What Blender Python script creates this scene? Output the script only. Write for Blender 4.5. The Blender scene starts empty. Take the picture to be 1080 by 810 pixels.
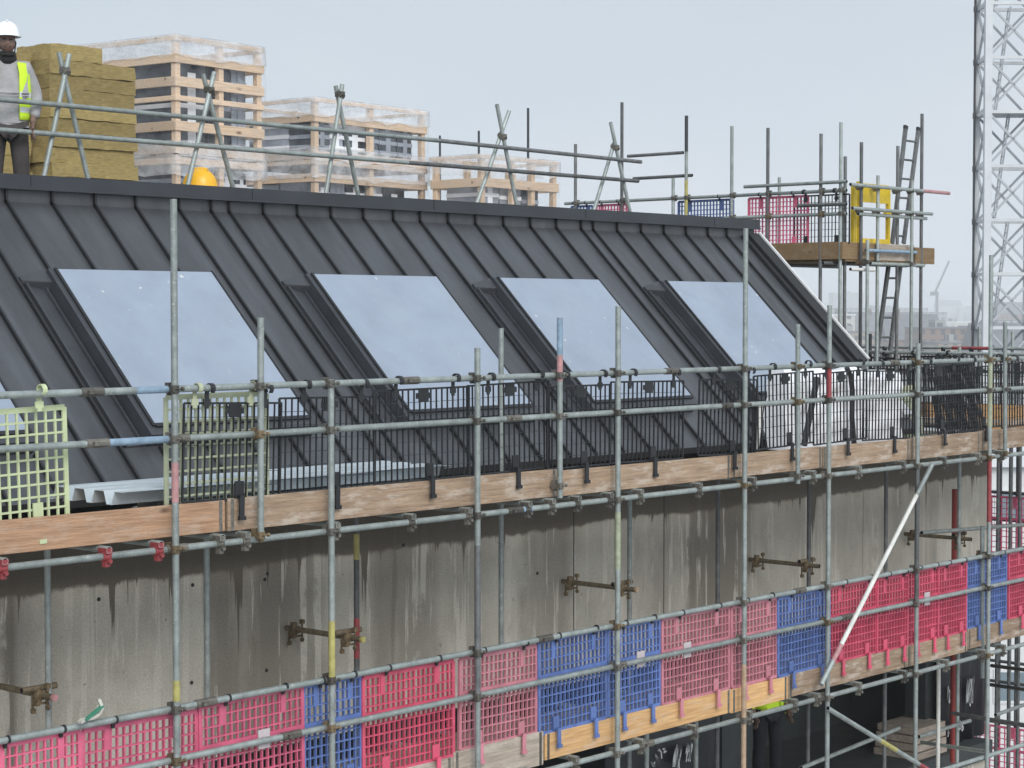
import bpy, bmesh, math, random
from mathutils import Vector, Matrix, Euler
random.seed(11)
R = math.radians
sc = bpy.context.scene
COL = sc.collection
H = 20.0                                     # eye height above the street

# ------------------------------------------------------------------ camera
F = 2100.0
AL = math.atan(1860 / F); PI_ = math.atan(75 / F)
ca, sa, cp, sp = math.cos(AL), math.sin(AL), math.cos(PI_), math.sin(PI_)
FW = Vector((ca * cp, sa * cp, -sp)); RT = Vector((sa, -ca, 0)); UP = Vector((ca * sp, sa * sp, cp))
EYE = Vector((0, 0, H))
cam = bpy.data.cameras.new('camera'); co = bpy.data.objects.new('camera', cam); COL.objects.link(co)
co.matrix_world = Matrix(((RT.x, UP.x, -FW.x, 0), (RT.y, UP.y, -FW.y, 0), (RT.z, UP.z, -FW.z, H), (0, 0, 0, 1)))
cam.sensor_width = 36; cam.lens = 36 * F / 1080; cam.clip_start = 0.1; cam.clip_end = 30000
sc.camera = co

def ray(x, y): return FW + RT * ((x - 540) / F) + UP * ((405 - y) / F)
def on(x, y, n, d):
    r = ray(x, y); n = Vector(n); return EYE + r * ((d - n.dot(EYE)) / n.dot(r))
def aY(x, y, Y): return on(x, y, (0, 1, 0), Y)
def aX(x, y, X): return on(x, y, (1, 0, 0), X)
def aD(x, y, D): return EYE + ray(x, y) * D
YF, YI, YW = 10.75, 12.15, 12.95             # outer poles, inner poles, concrete wall
def fx(x): return aY(x, 500, YF).x           # X of a front-plane point
RS = .977; RC = math.sqrt(1 + RS * RS)       # roof slope
def rz(Y): return H + .968 - RS * (15.08 - Y)
def roofpt(x, y, h=0):
    n = Vector((0, -RS, 1)) / RC
    return on(x, y, n, n.dot(Vector((0, 15.08, H + .968))) + h)

# ------------------------------------------------------------------ materials
def mat(name, col, rough=.6, metal=0.0, var=.25, scale=6.0, bump=0.0, bscale=40, spec=.5, obj_var=0.0, col2=None, stretch=(1, 1, 1)):
    m = bpy.data.materials.new(name); m.use_nodes = True
    nt = m.node_tree; N = nt.nodes; L = nt.links
    b = N['Principled BSDF']; b.inputs['Roughness'].default_value = rough; b.inputs['Metallic'].default_value = metal
    b.inputs['Specular IOR Level'].default_value = spec
    tc = N.new('ShaderNodeTexCoord'); mp = N.new('ShaderNodeMapping'); mp.inputs['Scale'].default_value = stretch
    L.new(tc.outputs['Object'], mp.inputs[0])
    no = N.new('ShaderNodeTexNoise'); no.inputs['Scale'].default_value = scale; no.inputs['Detail'].default_value = 6
    no.inputs['Roughness'].default_value = .65
    L.new(mp.outputs[0], no.inputs['Vector'])
    rp = N.new('ShaderNodeValToRGB')
    c2 = col2 or tuple(c * (1 - var) for c in col)
    c1 = tuple(min(1, c * (1 + var * .6)) for c in col)
    rp.color_ramp.elements[0].position = .32; rp.color_ramp.elements[1].position = .68
    rp.color_ramp.elements[0].color = (*c2, 1); rp.color_ramp.elements[1].color = (*c1, 1)
    L.new(no.outputs['Fac'], rp.inputs[0])
    out = rp.outputs[0]
    if obj_var:
        oi = N.new('ShaderNodeObjectInfo'); mr = N.new('ShaderNodeMapRange')
        mr.inputs['To Min'].default_value = 1 - obj_var; mr.inputs['To Max'].default_value = 1 + obj_var
        L.new(oi.outputs['Random'], mr.inputs[0])
        mx = N.new('ShaderNodeVectorMath'); mx.operation = 'SCALE'
        L.new(out, mx.inputs[0]); L.new(mr.outputs[0], mx.inputs['Scale']); out = mx.outputs[0]
    L.new(out, b.inputs['Base Color'])
    if bump:
        n2 = N.new('ShaderNodeTexNoise'); n2.inputs['Scale'].default_value = bscale; n2.inputs['Detail'].default_value = 4
        L.new(mp.outputs[0], n2.inputs['Vector'])
        bp = N.new('ShaderNodeBump'); bp.inputs['Strength'].default_value = bump; bp.inputs['Distance'].default_value = .02
        L.new(n2.outputs['Fac'], bp.inputs['Height']); L.new(bp.outputs[0], b.inputs['Normal'])
    return m

def wood(name, c1, c2, grey=.3):
    m = mat(name, c1, .8, var=.3, scale=9, stretch=(.35, 6, 6), col2=c2, bump=.35, bscale=30, obj_var=.16)
    nt = m.node_tree; N = nt.nodes; L = nt.links; b = N['Principled BSDF']
    src = b.inputs['Base Color'].links[0].from_socket
    tc = N['Texture Coordinate']
    # pale mortar smears, knots and grey weathering
    n1 = N.new('ShaderNodeTexNoise'); n1.inputs['Scale'].default_value = 3.4; n1.inputs['Detail'].default_value = 8; n1.inputs['Roughness'].default_value = .7
    mp = N.new('ShaderNodeMapping'); mp.inputs['Scale'].default_value = (.8, 2, 3); L.new(tc.outputs['Object'], mp.inputs[0]); L.new(mp.outputs[0], n1.inputs['Vector'])
    r1 = N.new('ShaderNodeValToRGB'); r1.color_ramp.elements[0].position = .5; r1.color_ramp.elements[1].position = .62
    r1.color_ramp.elements[0].color = (0, 0, 0, 1); r1.color_ramp.elements[1].color = (grey, grey, grey, 1); L.new(n1.outputs[0], r1.inputs[0])
    mx = N.new('ShaderNodeMix'); mx.data_type = 'RGBA'; L.new(r1.outputs[0], mx.inputs[0]); L.new(src, mx.inputs[6]); mx.inputs[7].default_value = (.52, .45, .38, 1)
    v = N.new('ShaderNodeTexVoronoi'); v.inputs['Scale'].default_value = 2.2
    mp2 = N.new('ShaderNodeMapping'); mp2.inputs['Scale'].default_value = (1, 2.2, 2.2); L.new(tc.outputs['Object'], mp2.inputs[0]); L.new(mp2.outputs[0], v.inputs['Vector'])
    r2 = N.new('ShaderNodeValToRGB'); r2.color_ramp.elements[0].position = .05; r2.color_ramp.elements[1].position = .14
    r2.color_ramp.elements[0].color = (.35, .3, .27, 1); r2.color_ramp.elements[1].color = (1, 1, 1, 1); L.new(v.outputs['Distance'], r2.inputs[0])
    m2 = N.new('ShaderNodeMix'); m2.data_type = 'RGBA'; m2.blend_type = 'MULTIPLY'; m2.inputs[0].default_value = 1
    L.new(mx.outputs[2], m2.inputs[6]); L.new(r2.outputs[0], m2.inputs[7]); L.new(m2.outputs[2], b.inputs['Base Color'])
    return m

M = {}
def galv():
    m = mat('galvanised tube', (.3, .335, .32), .48, .35, .3, 7, .15, 60, obj_var=.16)
    nt = m.node_tree; N = nt.nodes; L = nt.links; b = N['Principled BSDF']
    src = b.inputs['Base Color'].links[0].from_socket; tc = N['Texture Coordinate']
    n = N.new('ShaderNodeTexNoise'); n.inputs['Scale'].default_value = 3.1; n.inputs['Detail'].default_value = 8; n.inputs['Roughness'].default_value = .75
    L.new(tc.outputs['Object'], n.inputs['Vector'])
    r = N.new('ShaderNodeValToRGB'); r.color_ramp.elements[0].position = .57; r.color_ramp.elements[1].position = .7
    r.color_ramp.elements[0].color = (0, 0, 0, 1); r.color_ramp.elements[1].color = (.75, .75, .75, 1); L.new(n.outputs[0], r.inputs[0])
    mx = N.new('ShaderNodeMix'); mx.data_type = 'RGBA'; L.new(r.outputs[0], mx.inputs[0]); L.new(src, mx.inputs[6]); mx.inputs[7].default_value = (.2, .185, .15, 1)
    n2 = N.new('ShaderNodeTexNoise'); n2.inputs['Scale'].default_value = 45; n2.inputs['Detail'].default_value = 3; L.new(tc.outputs['Object'], n2.inputs['Vector'])
    r2 = N.new('ShaderNodeValToRGB'); r2.color_ramp.elements[0].position = .62; r2.color_ramp.elements[1].position = .7
    r2.color_ramp.elements[0].color = (0, 0, 0, 1); r2.color_ramp.elements[1].color = (.6, .6, .6, 1); L.new(n2.outputs[0], r2.inputs[0])
    m3 = N.new('ShaderNodeMix'); m3.data_type = 'RGBA'; L.new(r2.outputs[0], m3.inputs[0]); L.new(mx.outputs[2], m3.inputs[6]); m3.inputs[7].default_value = (.55, .56, .53, 1)
    L.new(m3.outputs[2], b.inputs['Base Color'])
    return m
M['galv'] = galv()
M['darktube'] = mat('weathered dark tube', (.13, .135, .135), .55, .3, .4, 8, obj_var=.25)
M['whitetube'] = mat('pale painted tube', (.62, .62, .58), .5, .0, .2, 6)
M['rusttube'] = mat('rusty tie tube', (.17, .135, .085), .7, .2, .5, 25)
M['inner'] = mat('tube bore', (.03, .03, .03), .9)
M['coupler'] = mat('coupler steel', (.15, .14, .12), .6, .4, .5, 30, obj_var=.4)
M['rustcoupler'] = mat('rusty coupler steel', (.17, .125, .07), .75, .2, .5, 30, obj_var=.3)
def enamel(n, c): return mat(n, c, .55, 0, .28, 14, .1)
M['redpaint'] = enamel('red band', (.27, .045, .05)); M['yelpaint'] = enamel('yellow band', (.4, .36, .12))
M['bluepaint'] = enamel('blue band', (.22, .31, .4)); M['tanpaint'] = enamel('tan band', (.38, .27, .18)); M['blackpaint'] = enamel('black band', (.03, .035, .04))
M['greenpaint'] = enamel('olive band', (.33, .36, .25)); M['pinkpaint'] = enamel('faded red band', (.42, .22, .22))
M['woodwarm'] = wood('warm scaffold timber', (.38, .23, .14), (.26, .15, .085))
M['woodtan'] = wood('tan scaffold timber', (.33, .235, .155), (.2, .135, .09), .6)
M['woodgrey'] = wood('grey scaffold timber', (.36, .3, .24), (.23, .19, .155), .7)
M['woodlight'] = wood('fresh softwood', (.6, .37, .17), (.45, .25, .1), .3)
M['woodbrown'] = wood('brown stained timber', (.2, .13, .06), (.14, .09, .045), .1)
M['woodcrate'] = wood('crate softwood', (.64, .48, .34), (.5, .36, .24), .2)
M['deck'] = wood('deck board', (.3, .24, .18), (.18, .145, .11), .5)
M['pink'] = mat('pink plastic', (.66, .13, .225), .5, 0, .3, 3, obj_var=.16)
M['redmesh'] = mat('vivid red plastic', (.58, .08, .14), .5, 0, .3, 3, obj_var=.14); M['fadedmesh'] = mat('faded pink plastic', (.5, .19, .23), .55, 0, .3, 3, obj_var=.12)
M['blue'] = mat('blue plastic', (.1, .16, .38), .5, 0, .3, 5, obj_var=.16)
M['black'] = mat('black plastic', (.013, .014, .016), .5, 0, .3, 5, obj_var=.2)
M['green'] = mat('pale green plastic', (.5, .56, .33), .45, 0, .15, 5)
M['olive'] = mat('faded green plastic', (.4, .43, .29), .45, 0, .15, 5)
M['label'] = mat('white sticker', (.52, .46, .47), .5, 0, .15, 40)
M['zincseam'] = mat('dark zinc seam', (.016, .017, .019), .5, .2, .2, 4)
M['zincdark'] = mat('dark zinc flashing', (.05, .054, .061), .45, .2, .25, 3, obj_var=.05)
M['zinccap'] = mat('ridge cap zinc', (.038, .042, .049), .42, .2, .2, 2)
M['whitemetal'] = mat('white edge trim', (.66, .66, .66), .4, .1, .12, 8)
M['decking'] = mat('galvanised decking', (.62, .68, .71), .4, .3, .12, 3)
M['wool'] = mat('mineral wool', (.36, .275, .11), .95, 0, .3, 12, .6, 70, stretch=(1, 1, 5), obj_var=.2)
M['helmetw'] = mat('white helmet shell', (.8, .82, .85), .3, 0, .05)
M['helmety'] = mat('yellow helmet shell', (.8, .43, .015), .35, 0, .06)
M['skin'] = mat('dark skin', (.17, .1, .075), .5, 0, .2, 20)
M['hair'] = mat('black beard', (.012, .011, .011), .8)
M['grey'] = mat('grey sweater', (.33, .325, .33), .9, 0, .18, 9, .4, 60)
M['trouser'] = mat('dark brown trousers', (.05, .042, .04), .85, 0, .3, 9, .3, 40)
M['navy'] = mat('navy trousers', (.012, .014, .02), .85, 0, .3, 9)
M['hivis'] = mat('fluorescent yellow cloth', (.58, .82, .03), .7, 0, .1, 9)
M['reflect'] = mat('reflective tape', (.62, .64, .62), .35, .2, .1, 9)
M['boot'] = mat('black boot', (.02, .018, .016), .6)
M['eye'] = mat('eye white', (.34, .31, .28), .3)
M['gold'] = mat('yellow gate paint', (.66, .47, .02), .45, 0, .2, 6)
M['mast'] = mat('white mast steel', (.5, .52, .53), .5, .1, .12, .6)
M['mastgrey'] = mat('grey mast steel', (.34, .36, .38), .5, .1, .12, .6)
M['cable'] = mat('dark cable', (.05, .05, .055), .6)
M['unit'] = mat('grey blue sheet metal', (.34, .37, .42), .35, .3, .4, 2.5)
M['unitdark'] = mat('dark glazed sheet', (.04, .05, .065), .2, .1, .4, 3)
M['membrane'] = mat('black membrane', (.008, .01, .013), .45, 0, .3, 3, .3, 12)
M['chalk'] = mat('white marking', (.7, .71, .71), .7)
M['poly'] = mat('white polythene', (.8, .81, .83), .35, 0, .1, 4, .5, 9)
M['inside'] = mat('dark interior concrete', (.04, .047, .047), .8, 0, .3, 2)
M['redsteel'] = mat('red oxide steel', (.26, .035, .03), .55, 0, .25, 8)
M['rubbish'] = mat('green cloth', (.05, .22, .14), .6); M['clothw'] = mat('pale cloth', (.5, .5, .44), .6)
M['roofflat'] = mat('flat roof membrane', (.16, .165, .17), .8, 0, .25, 2)

# glass film on the skylights
def filmmat():
    m = mat('blue grey film', (.27, .315, .385), .45, 0, .1, 1.6, spec=.35)
    nt = m.node_tree; N = nt.nodes; L = nt.links; b = N['Principled BSDF']; src = b.inputs['Base Color'].links[0].from_socket
    tc = N['Texture Coordinate']
    def spots(scale, lo, hi, col, k, prev):
        n = N.new('ShaderNodeTexNoise'); n.inputs['Scale'].default_value = scale; n.inputs['Detail'].default_value = 5
        oi = N.new('ShaderNodeObjectInfo'); ad = N.new('ShaderNodeVectorMath'); ad.operation = 'ADD'
        sc_ = N.new('ShaderNodeMath'); sc_.operation = 'MULTIPLY'; sc_.inputs[1].default_value = 37; L.new(oi.outputs['Random'], sc_.inputs[0])
        L.new(tc.outputs['Object'], ad.inputs[0]); L.new(sc_.outputs[0], ad.inputs[1]); L.new(ad.outputs[0], n.inputs['Vector'])
        r = N.new('ShaderNodeValToRGB'); r.color_ramp.elements[0].position = lo; r.color_ramp.elements[1].position = hi
        r.color_ramp.elements[0].color = (0, 0, 0, 1); r.color_ramp.elements[1].color = (k, k, k, 1); L.new(n.outputs[0], r.inputs[0])
        x = N.new('ShaderNodeMix'); x.data_type = 'RGBA'; L.new(r.outputs[0], x.inputs[0]); L.new(prev, x.inputs[6]); x.inputs[7].default_value = (*col, 1)
        return x.outputs[2]
    s = spots(2.2, .42, .75, (.32, .365, .42), .35, src); s = spots(5, .55, .75, (.235, .275, .335), .4, s); s = spots(11, .7, .74, (.6, .63, .6), .8, s)
    s = spots(30, .7, .74, (.22, .25, .29), .5, s)
    L.new(s, b.inputs['Base Color']); return m
M['film'] = filmmat()

# roof zinc with a slight tone step from tray to tray
def zincmat():
    m = mat('standing seam zinc', (.072, .077, .084), .4, .25, .28, 1.5, .3, 2.2, stretch=(2.4, .6, .6))
    nt = m.node_tree; N = nt.nodes; L = nt.links; b = N['Principled BSDF']; src = b.inputs['Base Color'].links[0].from_socket
    tc = N['Texture Coordinate']; w = N.new('ShaderNodeTexWhiteNoise'); w.noise_dimensions = '1D'
    sx = N.new('ShaderNodeSeparateXYZ'); L.new(tc.outputs['Object'], sx.inputs[0])
    a = N.new('ShaderNodeMath'); a.operation = 'MULTIPLY'; a.inputs[1].default_value = 2.08; L.new(sx.outputs[0], a.inputs[0])
    f = N.new('ShaderNodeMath'); f.operation = 'FLOOR'; L.new(a.outputs[0], f.inputs[0]); L.new(f.outputs[0], w.inputs['W'])
    mr = N.new('ShaderNodeMapRange'); mr.inputs['To Min'].default_value = .9; mr.inputs['To Max'].default_value = 1.1; L.new(w.outputs[0], mr.inputs[0])
    n = N.new('ShaderNodeTexNoise'); n.inputs['Scale'].default_value = 90; L.new(tc.outputs['Object'], n.inputs['Vector'])
    m2 = N.new('ShaderNodeMapRange'); m2.inputs['To Min'].default_value = .8; m2.inputs['To Max'].default_value = 1.2; L.new(n.outputs[0], m2.inputs[0])
    k = N.new('ShaderNodeMath'); k.operation = 'MULTIPLY'; L.new(mr.outputs[0], k.inputs[0]); L.new(m2.outputs[0], k.inputs[1])
    v = N.new('ShaderNodeVectorMath'); v.operation = 'SCALE'; L.new(src, v.inputs[0]); L.new(k.outputs[0], v.inputs['Scale']); L.new(v.outputs[0], b.inputs['Base Color'])
    return m
M['zinc'] = zincmat()

# concrete wall: dry pale and wet dark areas, runs of rain and lime
def concmat():
    m = bpy.data.materials.new('stained concrete'); m.use_nodes = True
    nt = m.node_tree; N = nt.nodes; L = nt.links; b = N['Principled BSDF']; b.inputs['Roughness'].default_value = .8
    tc = N.new('ShaderNodeTexCoord'); P = tc.outputs['Object']
    def noise(scale, st, det=6, ro=.6):
        mp = N.new('ShaderNodeMapping'); mp.inputs['Scale'].default_value = st; L.new(P, mp.inputs[0])
        n = N.new('ShaderNodeTexNoise'); n.inputs['Scale'].default_value = scale; n.inputs['Detail'].default_value = det; n.inputs['Roughness'].default_value = ro
        L.new(mp.outputs[0], n.inputs['Vector']); return n.outputs['Fac']
    def math_(op, a, c, d=None):
        n = N.new('ShaderNodeMath'); n.operation = op
        for i, v in enumerate((a, c, d)):
            if v is None: continue
            if isinstance(v, (int, float)): n.inputs[i].default_value = v
            else: L.new(v, n.inputs[i])
        return n.outputs[0]
    def smooth(v, lo, hi, a=0., c=1.):
        n = N.new('ShaderNodeMapRange'); n.interpolation_type = 'SMOOTHSTEP'
        n.inputs[1].default_value = lo; n.inputs[2].default_value = hi; n.inputs[3].default_value = a; n.inputs[4].default_value = c
        L.new(v, n.inputs[0]); return n.outputs[0]
    def mix(f, a, c):
        n = N.new('ShaderNodeMix'); n.data_type = 'RGBA'; L.new(f, n.inputs[0])
        for i, v in ((6, a), (7, c)):
            if isinstance(v, tuple): n.inputs[i].default_value = (*v, 1)
            else: L.new(v, n.inputs[i])
        return n.outputs[2]
    s = N.new('ShaderNodeSeparateXYZ'); L.new(P, s.inputs[0]); X, Z = s.outputs[0], s.outputs[2]
    base = mix(smooth(noise(2.2, (1, 1, 1)), .3, .7), (.47, .44, .365), (.59, .56, .475))
    base = mix(smooth(noise(1.3, (1, 1, .35), 8, .7), .45, .7), base, (.38, .355, .3))
    # which stretches of the wall are soaked, left to right
    zones = [(-60, .2), (2, .2), (6, .9), (17, .9), (20, .2), (52, .15), (56, .6), (62, .12), (213, .1), (215, .85), (290, .9), (335, .6), (345, .35), (385, .3), (400, .7), (455, .6), (470, .2), (500, .45), (522, .18), (548, .12), (556, .6), (598, .65), (606, .25), (655, .12), (690, .3), (722, .22), (728, .9), (785, .85), (797, .2), (845, .28), (900, .15), (985, .1), (993, .8), (1008, .85), (1014, .1)]
    cr = N.new('ShaderNodeValToRGB'); els = cr.color_ramp.elements; x0, x1 = aY(-60, 640, 12.95).x, aY(1014, 640, 12.95).x
    zones = zones[:20] + zones[20:31]
    for q, (px, wv) in enumerate(zones):
        t = (aY(px, 640, 12.95).x - x0) / (x1 - x0)
        e = els[q] if q < 2 else els.new(t)
        e.position = t; e.color = (wv, wv, wv, 1)
    wob = math_('MULTIPLY', math_('SUBTRACT', noise(3, (.6, 1, .5), 4), .5), smooth(X, 10.5, 11.2, .0, .4))
    L.new(math_('DIVIDE', math_('SUBTRACT', math_('ADD', X, wob), x0), x1 - x0), cr.inputs[0])
    wet = math_('MULTIPLY', cr.outputs[0], smooth(noise(2.6, (1, 1, .12), 5, .6), .25, .5, .6, 1.))
    base = mix(math_('MULTIPLY', wet, 1.0), base, (.165, .147, .115))
    lime = math_('MULTIPLY', smooth(noise(6.5, (1, 1, .045), 5, .65), .545, .575), smooth(noise(1.7, (1, 1, .7)), .42, .5))
    base = mix(math_('MULTIPLY', lime, .8), base, (.56, .53, .45))
    # the darker head of the wall, with drips hanging from it
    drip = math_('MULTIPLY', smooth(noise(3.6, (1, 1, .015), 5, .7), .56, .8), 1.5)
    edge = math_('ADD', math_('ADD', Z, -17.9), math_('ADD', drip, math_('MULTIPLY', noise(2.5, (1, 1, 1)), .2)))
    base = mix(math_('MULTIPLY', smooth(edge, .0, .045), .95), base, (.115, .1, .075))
    dark = smooth(noise(7, (1, 1, .03), 4, .6), .66, .7)
    base = mix(math_('MULTIPLY', dark, .45), base, (.15, .13, .1))
    grain = smooth(noise(60, (1, 1, 1), 3), .2, .8, .82, 1.16)
    v = N.new('ShaderNodeVectorMath'); v.operation = 'SCALE'; L.new(base, v.inputs[0]); L.new(grain, v.inputs['Scale'])
    spots = smooth(noise(14, (1, 1, 1), 2), .72, .76)
    L.new(mix(math_('MULTIPLY', spots, .5), v.outputs[0], (.09, .08, .07)), b.inputs['Base Color'])
    bp = N.new('ShaderNodeBump'); bp.inputs['Strength'].default_value = .25; bp.inputs['Distance'].default_value = .01
    L.new(noise(30, (1, 1, 1)), bp.inputs['Height']); L.new(bp.outputs[0], b.inputs['Normal'])
    return m
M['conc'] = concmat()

def filmwrap(name, op, col=(.75, .76, .78)):
    m = bpy.data.materials.new(name); m.use_nodes = True; nt = m.node_tree; N = nt.nodes; L = nt.links
    b = N['Principled BSDF']; b.inputs['Base Color'].default_value = (*col, 1); b.inputs['Roughness'].default_value = .3
    t = N.new('ShaderNodeBsdfTransparent'); mx = N.new('ShaderNodeMixShader')
    tc = N.new('ShaderNodeTexCoord'); n = N.new('ShaderNodeTexNoise'); n.inputs['Scale'].default_value = 2.6; n.inputs['Detail'].default_value = 7; n.inputs['Roughness'].default_value = .7
    mp = N.new('ShaderNodeMapping'); mp.inputs['Scale'].default_value = (1.2, 1.2, 1.8); L.new(tc.outputs['Object'], mp.inputs[0]); L.new(mp.outputs[0], n.inputs['Vector'])
    mr = N.new('ShaderNodeMapRange'); mr.inputs[1].default_value = .35; mr.inputs[2].default_value = .65; mr.inputs[3].default_value = op[0]; mr.inputs[4].default_value = op[1]
    L.new(n.outputs[0], mr.inputs[0]); L.new(mr.outputs[0], mx.inputs[0]); L.new(t.outputs[0], mx.inputs[1]); L.new(b.outputs[0], mx.inputs[2])
    bp = N.new('ShaderNodeBump'); bp.inputs['Strength'].default_value = .6; bp.inputs['Distance'].default_value = .03; L.new(n.outputs[0], bp.inputs['Height']); L.new(bp.outputs[0], b.inputs['Normal'])
    L.new(mx.outputs[0], N['Material Output'].inputs[0]); return m
M['wrap'] = filmwrap('clear wrap', (.0, .14)); M['wrapthick'] = filmwrap('milky wrap', (.16, .58), (.85, .86, .88))

# ------------------------------------------------------------------ mesh building
class MB:
    def __init__(s): s.v = []; s.f = []; s.sm = []; s.mi = []; s.m = 0
    def add(s, vs, fs, smooth=False):
        o = len(s.v); s.v += [tuple(v) for v in vs]
        for f in fs: s.f.append([i + o for i in f]); s.sm.append(smooth); s.mi.append(s.m)
    def hexa(s, p):                          # p: 4 bottom ccw, 4 top ccw
        s.add(p, [(3, 2, 1, 0), (4, 5, 6, 7), (0, 1, 5, 4), (1, 2, 6, 5), (2, 3, 7, 6), (3, 0, 4, 7)])
    def box(s, a, b):
        x0, y0, z0 = a; x1, y1, z1 = b
        s.hexa([(x0, y0, z0), (x1, y0, z0), (x1, y1, z0), (x0, y1, z0), (x0, y0, z1), (x1, y0, z1), (x1, y1, z1), (x0, y1, z1)])
    def bar(s, p, q, w, h, up=(0, 0, 1)):    # rectangular bar from p to q
        p, q = Vector(p), Vector(q); d = (q - p).normalized(); u = Vector(up)
        if abs(d.dot(u)) > .95: u = Vector((0, 1, 0))
        x = d.cross(u).normalized(); u = x.cross(d)
        c = [(-1, -1), (1, -1), (1, 1), (-1, 1)]
        s.hexa([p + x * (w / 2 * a) + u * (h / 2 * b) for a, b in c] + [q + x * (w / 2 * a) + u * (h / 2 * b) for a, b in c])
    def tube(s, p, q, r, n=14, r2=None, hollow=False, cap=True):
        p, q = Vector(p), Vector(q); d = (q - p).normalized(); u = Vector((0, 0, 1)) if abs(d.z) < .9 else Vector((1, 0, 0))
        x = d.cross(u).normalized(); y = d.cross(x); r2 = r if r2 is None else r2
        ring = lambda c, rr: [c + (x * math.cos(2 * math.pi * i / n) + y * math.sin(2 * math.pi * i / n)) * rr for i in range(n)]
        s.add(ring(p, r) + ring(q, r2), [(i, (i + 1) % n, n + (i + 1) % n, n + i) for i in range(n)], True)
        if not cap: return
        if hollow:
            for c, dd, rr in ((p, d, r), (q, -d, r2)):
                s.add(ring(c, rr) + ring(c, rr * .82), [(i, (i + 1) % n, n + (i + 1) % n, n + i) for i in range(n)])
                k = s.m; s.m = 1
                s.add(ring(c, rr * .82) + ring(c + dd * .04, rr * .82), [(i, (i + 1) % n, n + (i + 1) % n, n + i) for i in range(n)])
                s.add(ring(c + dd * .04, rr * .82), [tuple(range(n))]); s.m = k
        else:
            s.add(ring(p, r), [tuple(range(n))]); s.add(ring(q, r2), [tuple(range(n))])
    def path(s, pts, r, n=8):
        for a, b in zip(pts, pts[1:]): s.tube(a, b, r, n)
    def lathe(s, prof, c=(0, 0, 0), n=20, sx=1, sy=1):
        k = len(prof); vs = [(c[0] + r * math.cos(2 * math.pi * j / n) * sx, c[1] + r * math.sin(2 * math.pi * j / n) * sy, c[2] + z) for r, z in prof for j in range(n)]
        s.add(vs, [(i * n + j, i * n + (j + 1) % n, (i + 1) * n + (j + 1) % n, (i + 1) * n + j) for i in range(k - 1) for j in range(n)], True)
    def mesh(s, name, mats, org=(0, 0, 0)):
        me = bpy.data.meshes.new(name); o = Vector(org)
        me.from_pydata([Vector(v) - o for v in s.v], [], s.f)
        for p, a, b in zip(me.polygons, s.sm, s.mi): p.use_smooth = a; p.material_index = b
        for m in (mats if isinstance(mats, (list, tuple)) else [mats]): me.materials.append(M[m] if isinstance(m, str) else m)
        bm = bmesh.new(); bm.from_mesh(me); bmesh.ops.recalc_face_normals(bm, faces=bm.faces); bm.to_mesh(me); bm.free()
        return me

def link(name, me, parent=None, loc=(0, 0, 0), rot=None):
    o = bpy.data.objects.new(name, me); COL.objects.link(o); o.location = loc
    if rot: o.rotation_euler = rot
    if parent: o.parent = parent
    return o
def tag(o, label, cat, group=None, kind=None):
    o['label'] = label; o['category'] = cat
    if group: o['group'] = group
    if kind: o['kind'] = kind
    return o
def thing(name, label, cat, loc=(0, 0, 0), rot=None, group=None): return tag(link(name, None, None, loc, rot), label, cat, group)
def part(name, mb, mats, parent, loc=(0, 0, 0)):          # mb in world coordinates unless the parent is moved
    pw = parent.location if parent.parent is None else parent.location + parent.parent.location
    return link(name, mb.mesh(name, mats, pw + Vector(loc)), parent, loc)
def lpart(name, mb, mats, parent, loc=(0, 0, 0), rot=None): return link(name, mb.mesh(name, mats), parent, loc, rot)
def bevel(o, w=.008, seg=2):
    m = o.modifiers.new('bevel', 'BEVEL'); m.width = w; m.segments = seg; m.limit_method = 'ANGLE'
ORD = 'first second third fourth fifth sixth seventh eighth ninth tenth eleventh twelfth thirteenth fourteenth fifteenth sixteenth seventeenth eighteenth nineteenth twentieth'.split()
ORD += ['twenty-' + w for w in ORD[:9]] + ['thirtieth'] + ['thirty-' + w for w in ORD[:9]]
TR = .0242

# ------------------------------------------------------------------ couplers
def coupler_mesh(second, seed):
    rnd = random.Random(seed); b = MB()
    b.tube((0, 0, -.028), (0, 0, .028), .0325, 12)
    y = .0484
    d = Vector((1, 0, 0)) if second == 'x' else Vector((0, 1, 0))
    c = Vector((0, y, 0)) if second == 'x' else Vector((y, 0, 0))
    b.tube(c - d * .028, c + d * .028, .0325, 12)
    b.box((c.x / 2 - .022, c.y / 2 - .022, -.022), (c.x / 2 + .022, c.y / 2 + .022, .022))
    # eye bolts and nuts
    b.tube((-.034, -.034, .004), (.05, -.034, .004), .0075, 6); b.tube((.032, -.034, .004), (.05, -.034, .004), .015, 6); b.box((-.05, -.046, -.018), (-.03, -.02, .022))
    e = c + Vector((0, 0, -.036)); n = Vector((0, 1, 0)) if second == 'x' else Vector((1, 0, 0))
    b.tube(e - n * .06, e + n * .03, .0075, 6); b.tube(e - n * .062, e - n * .042, .015, 6)
    b.box(tuple(c + Vector((-.026, -.026, .026))), tuple(c + Vector((.026, .026, .046))))
    return b
CPL = {k: [coupler_mesh(k, i).mesh('coupler', 'coupler' if i < 2 else 'rustcoupler') for i in range(3)] for k in 'xy'}
def add_coupler(pole, z, second='x', rotz=0.0, rust=False):
    me = CPL[second][2 if rust else (2 if random.random() < .22 else random.randint(0, 1))]
    o = link('coupler', me, pole, (0, 0, z - pole.location.z), (0, 0, rotz)); return o

def tube_thing(name, p, q, label, cat, mat_='galv', group=None, r=TR, bands=()):
    p, q = Vector(p), Vector(q)
    b = MB(); b.tube(p, q, r, 16, hollow=True)
    o = link(name, b.mesh(name, [mat_, 'inner'], p), None, p); tag(o, label, cat, group)
    for t0, t1, m in bands:
        bb = MB(); a, c = p.lerp(q, t0), p.lerp(q, t1); bb.tube(a, c, r + .0012, 16); part('paint_band', bb, m, o)
    return o

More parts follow.
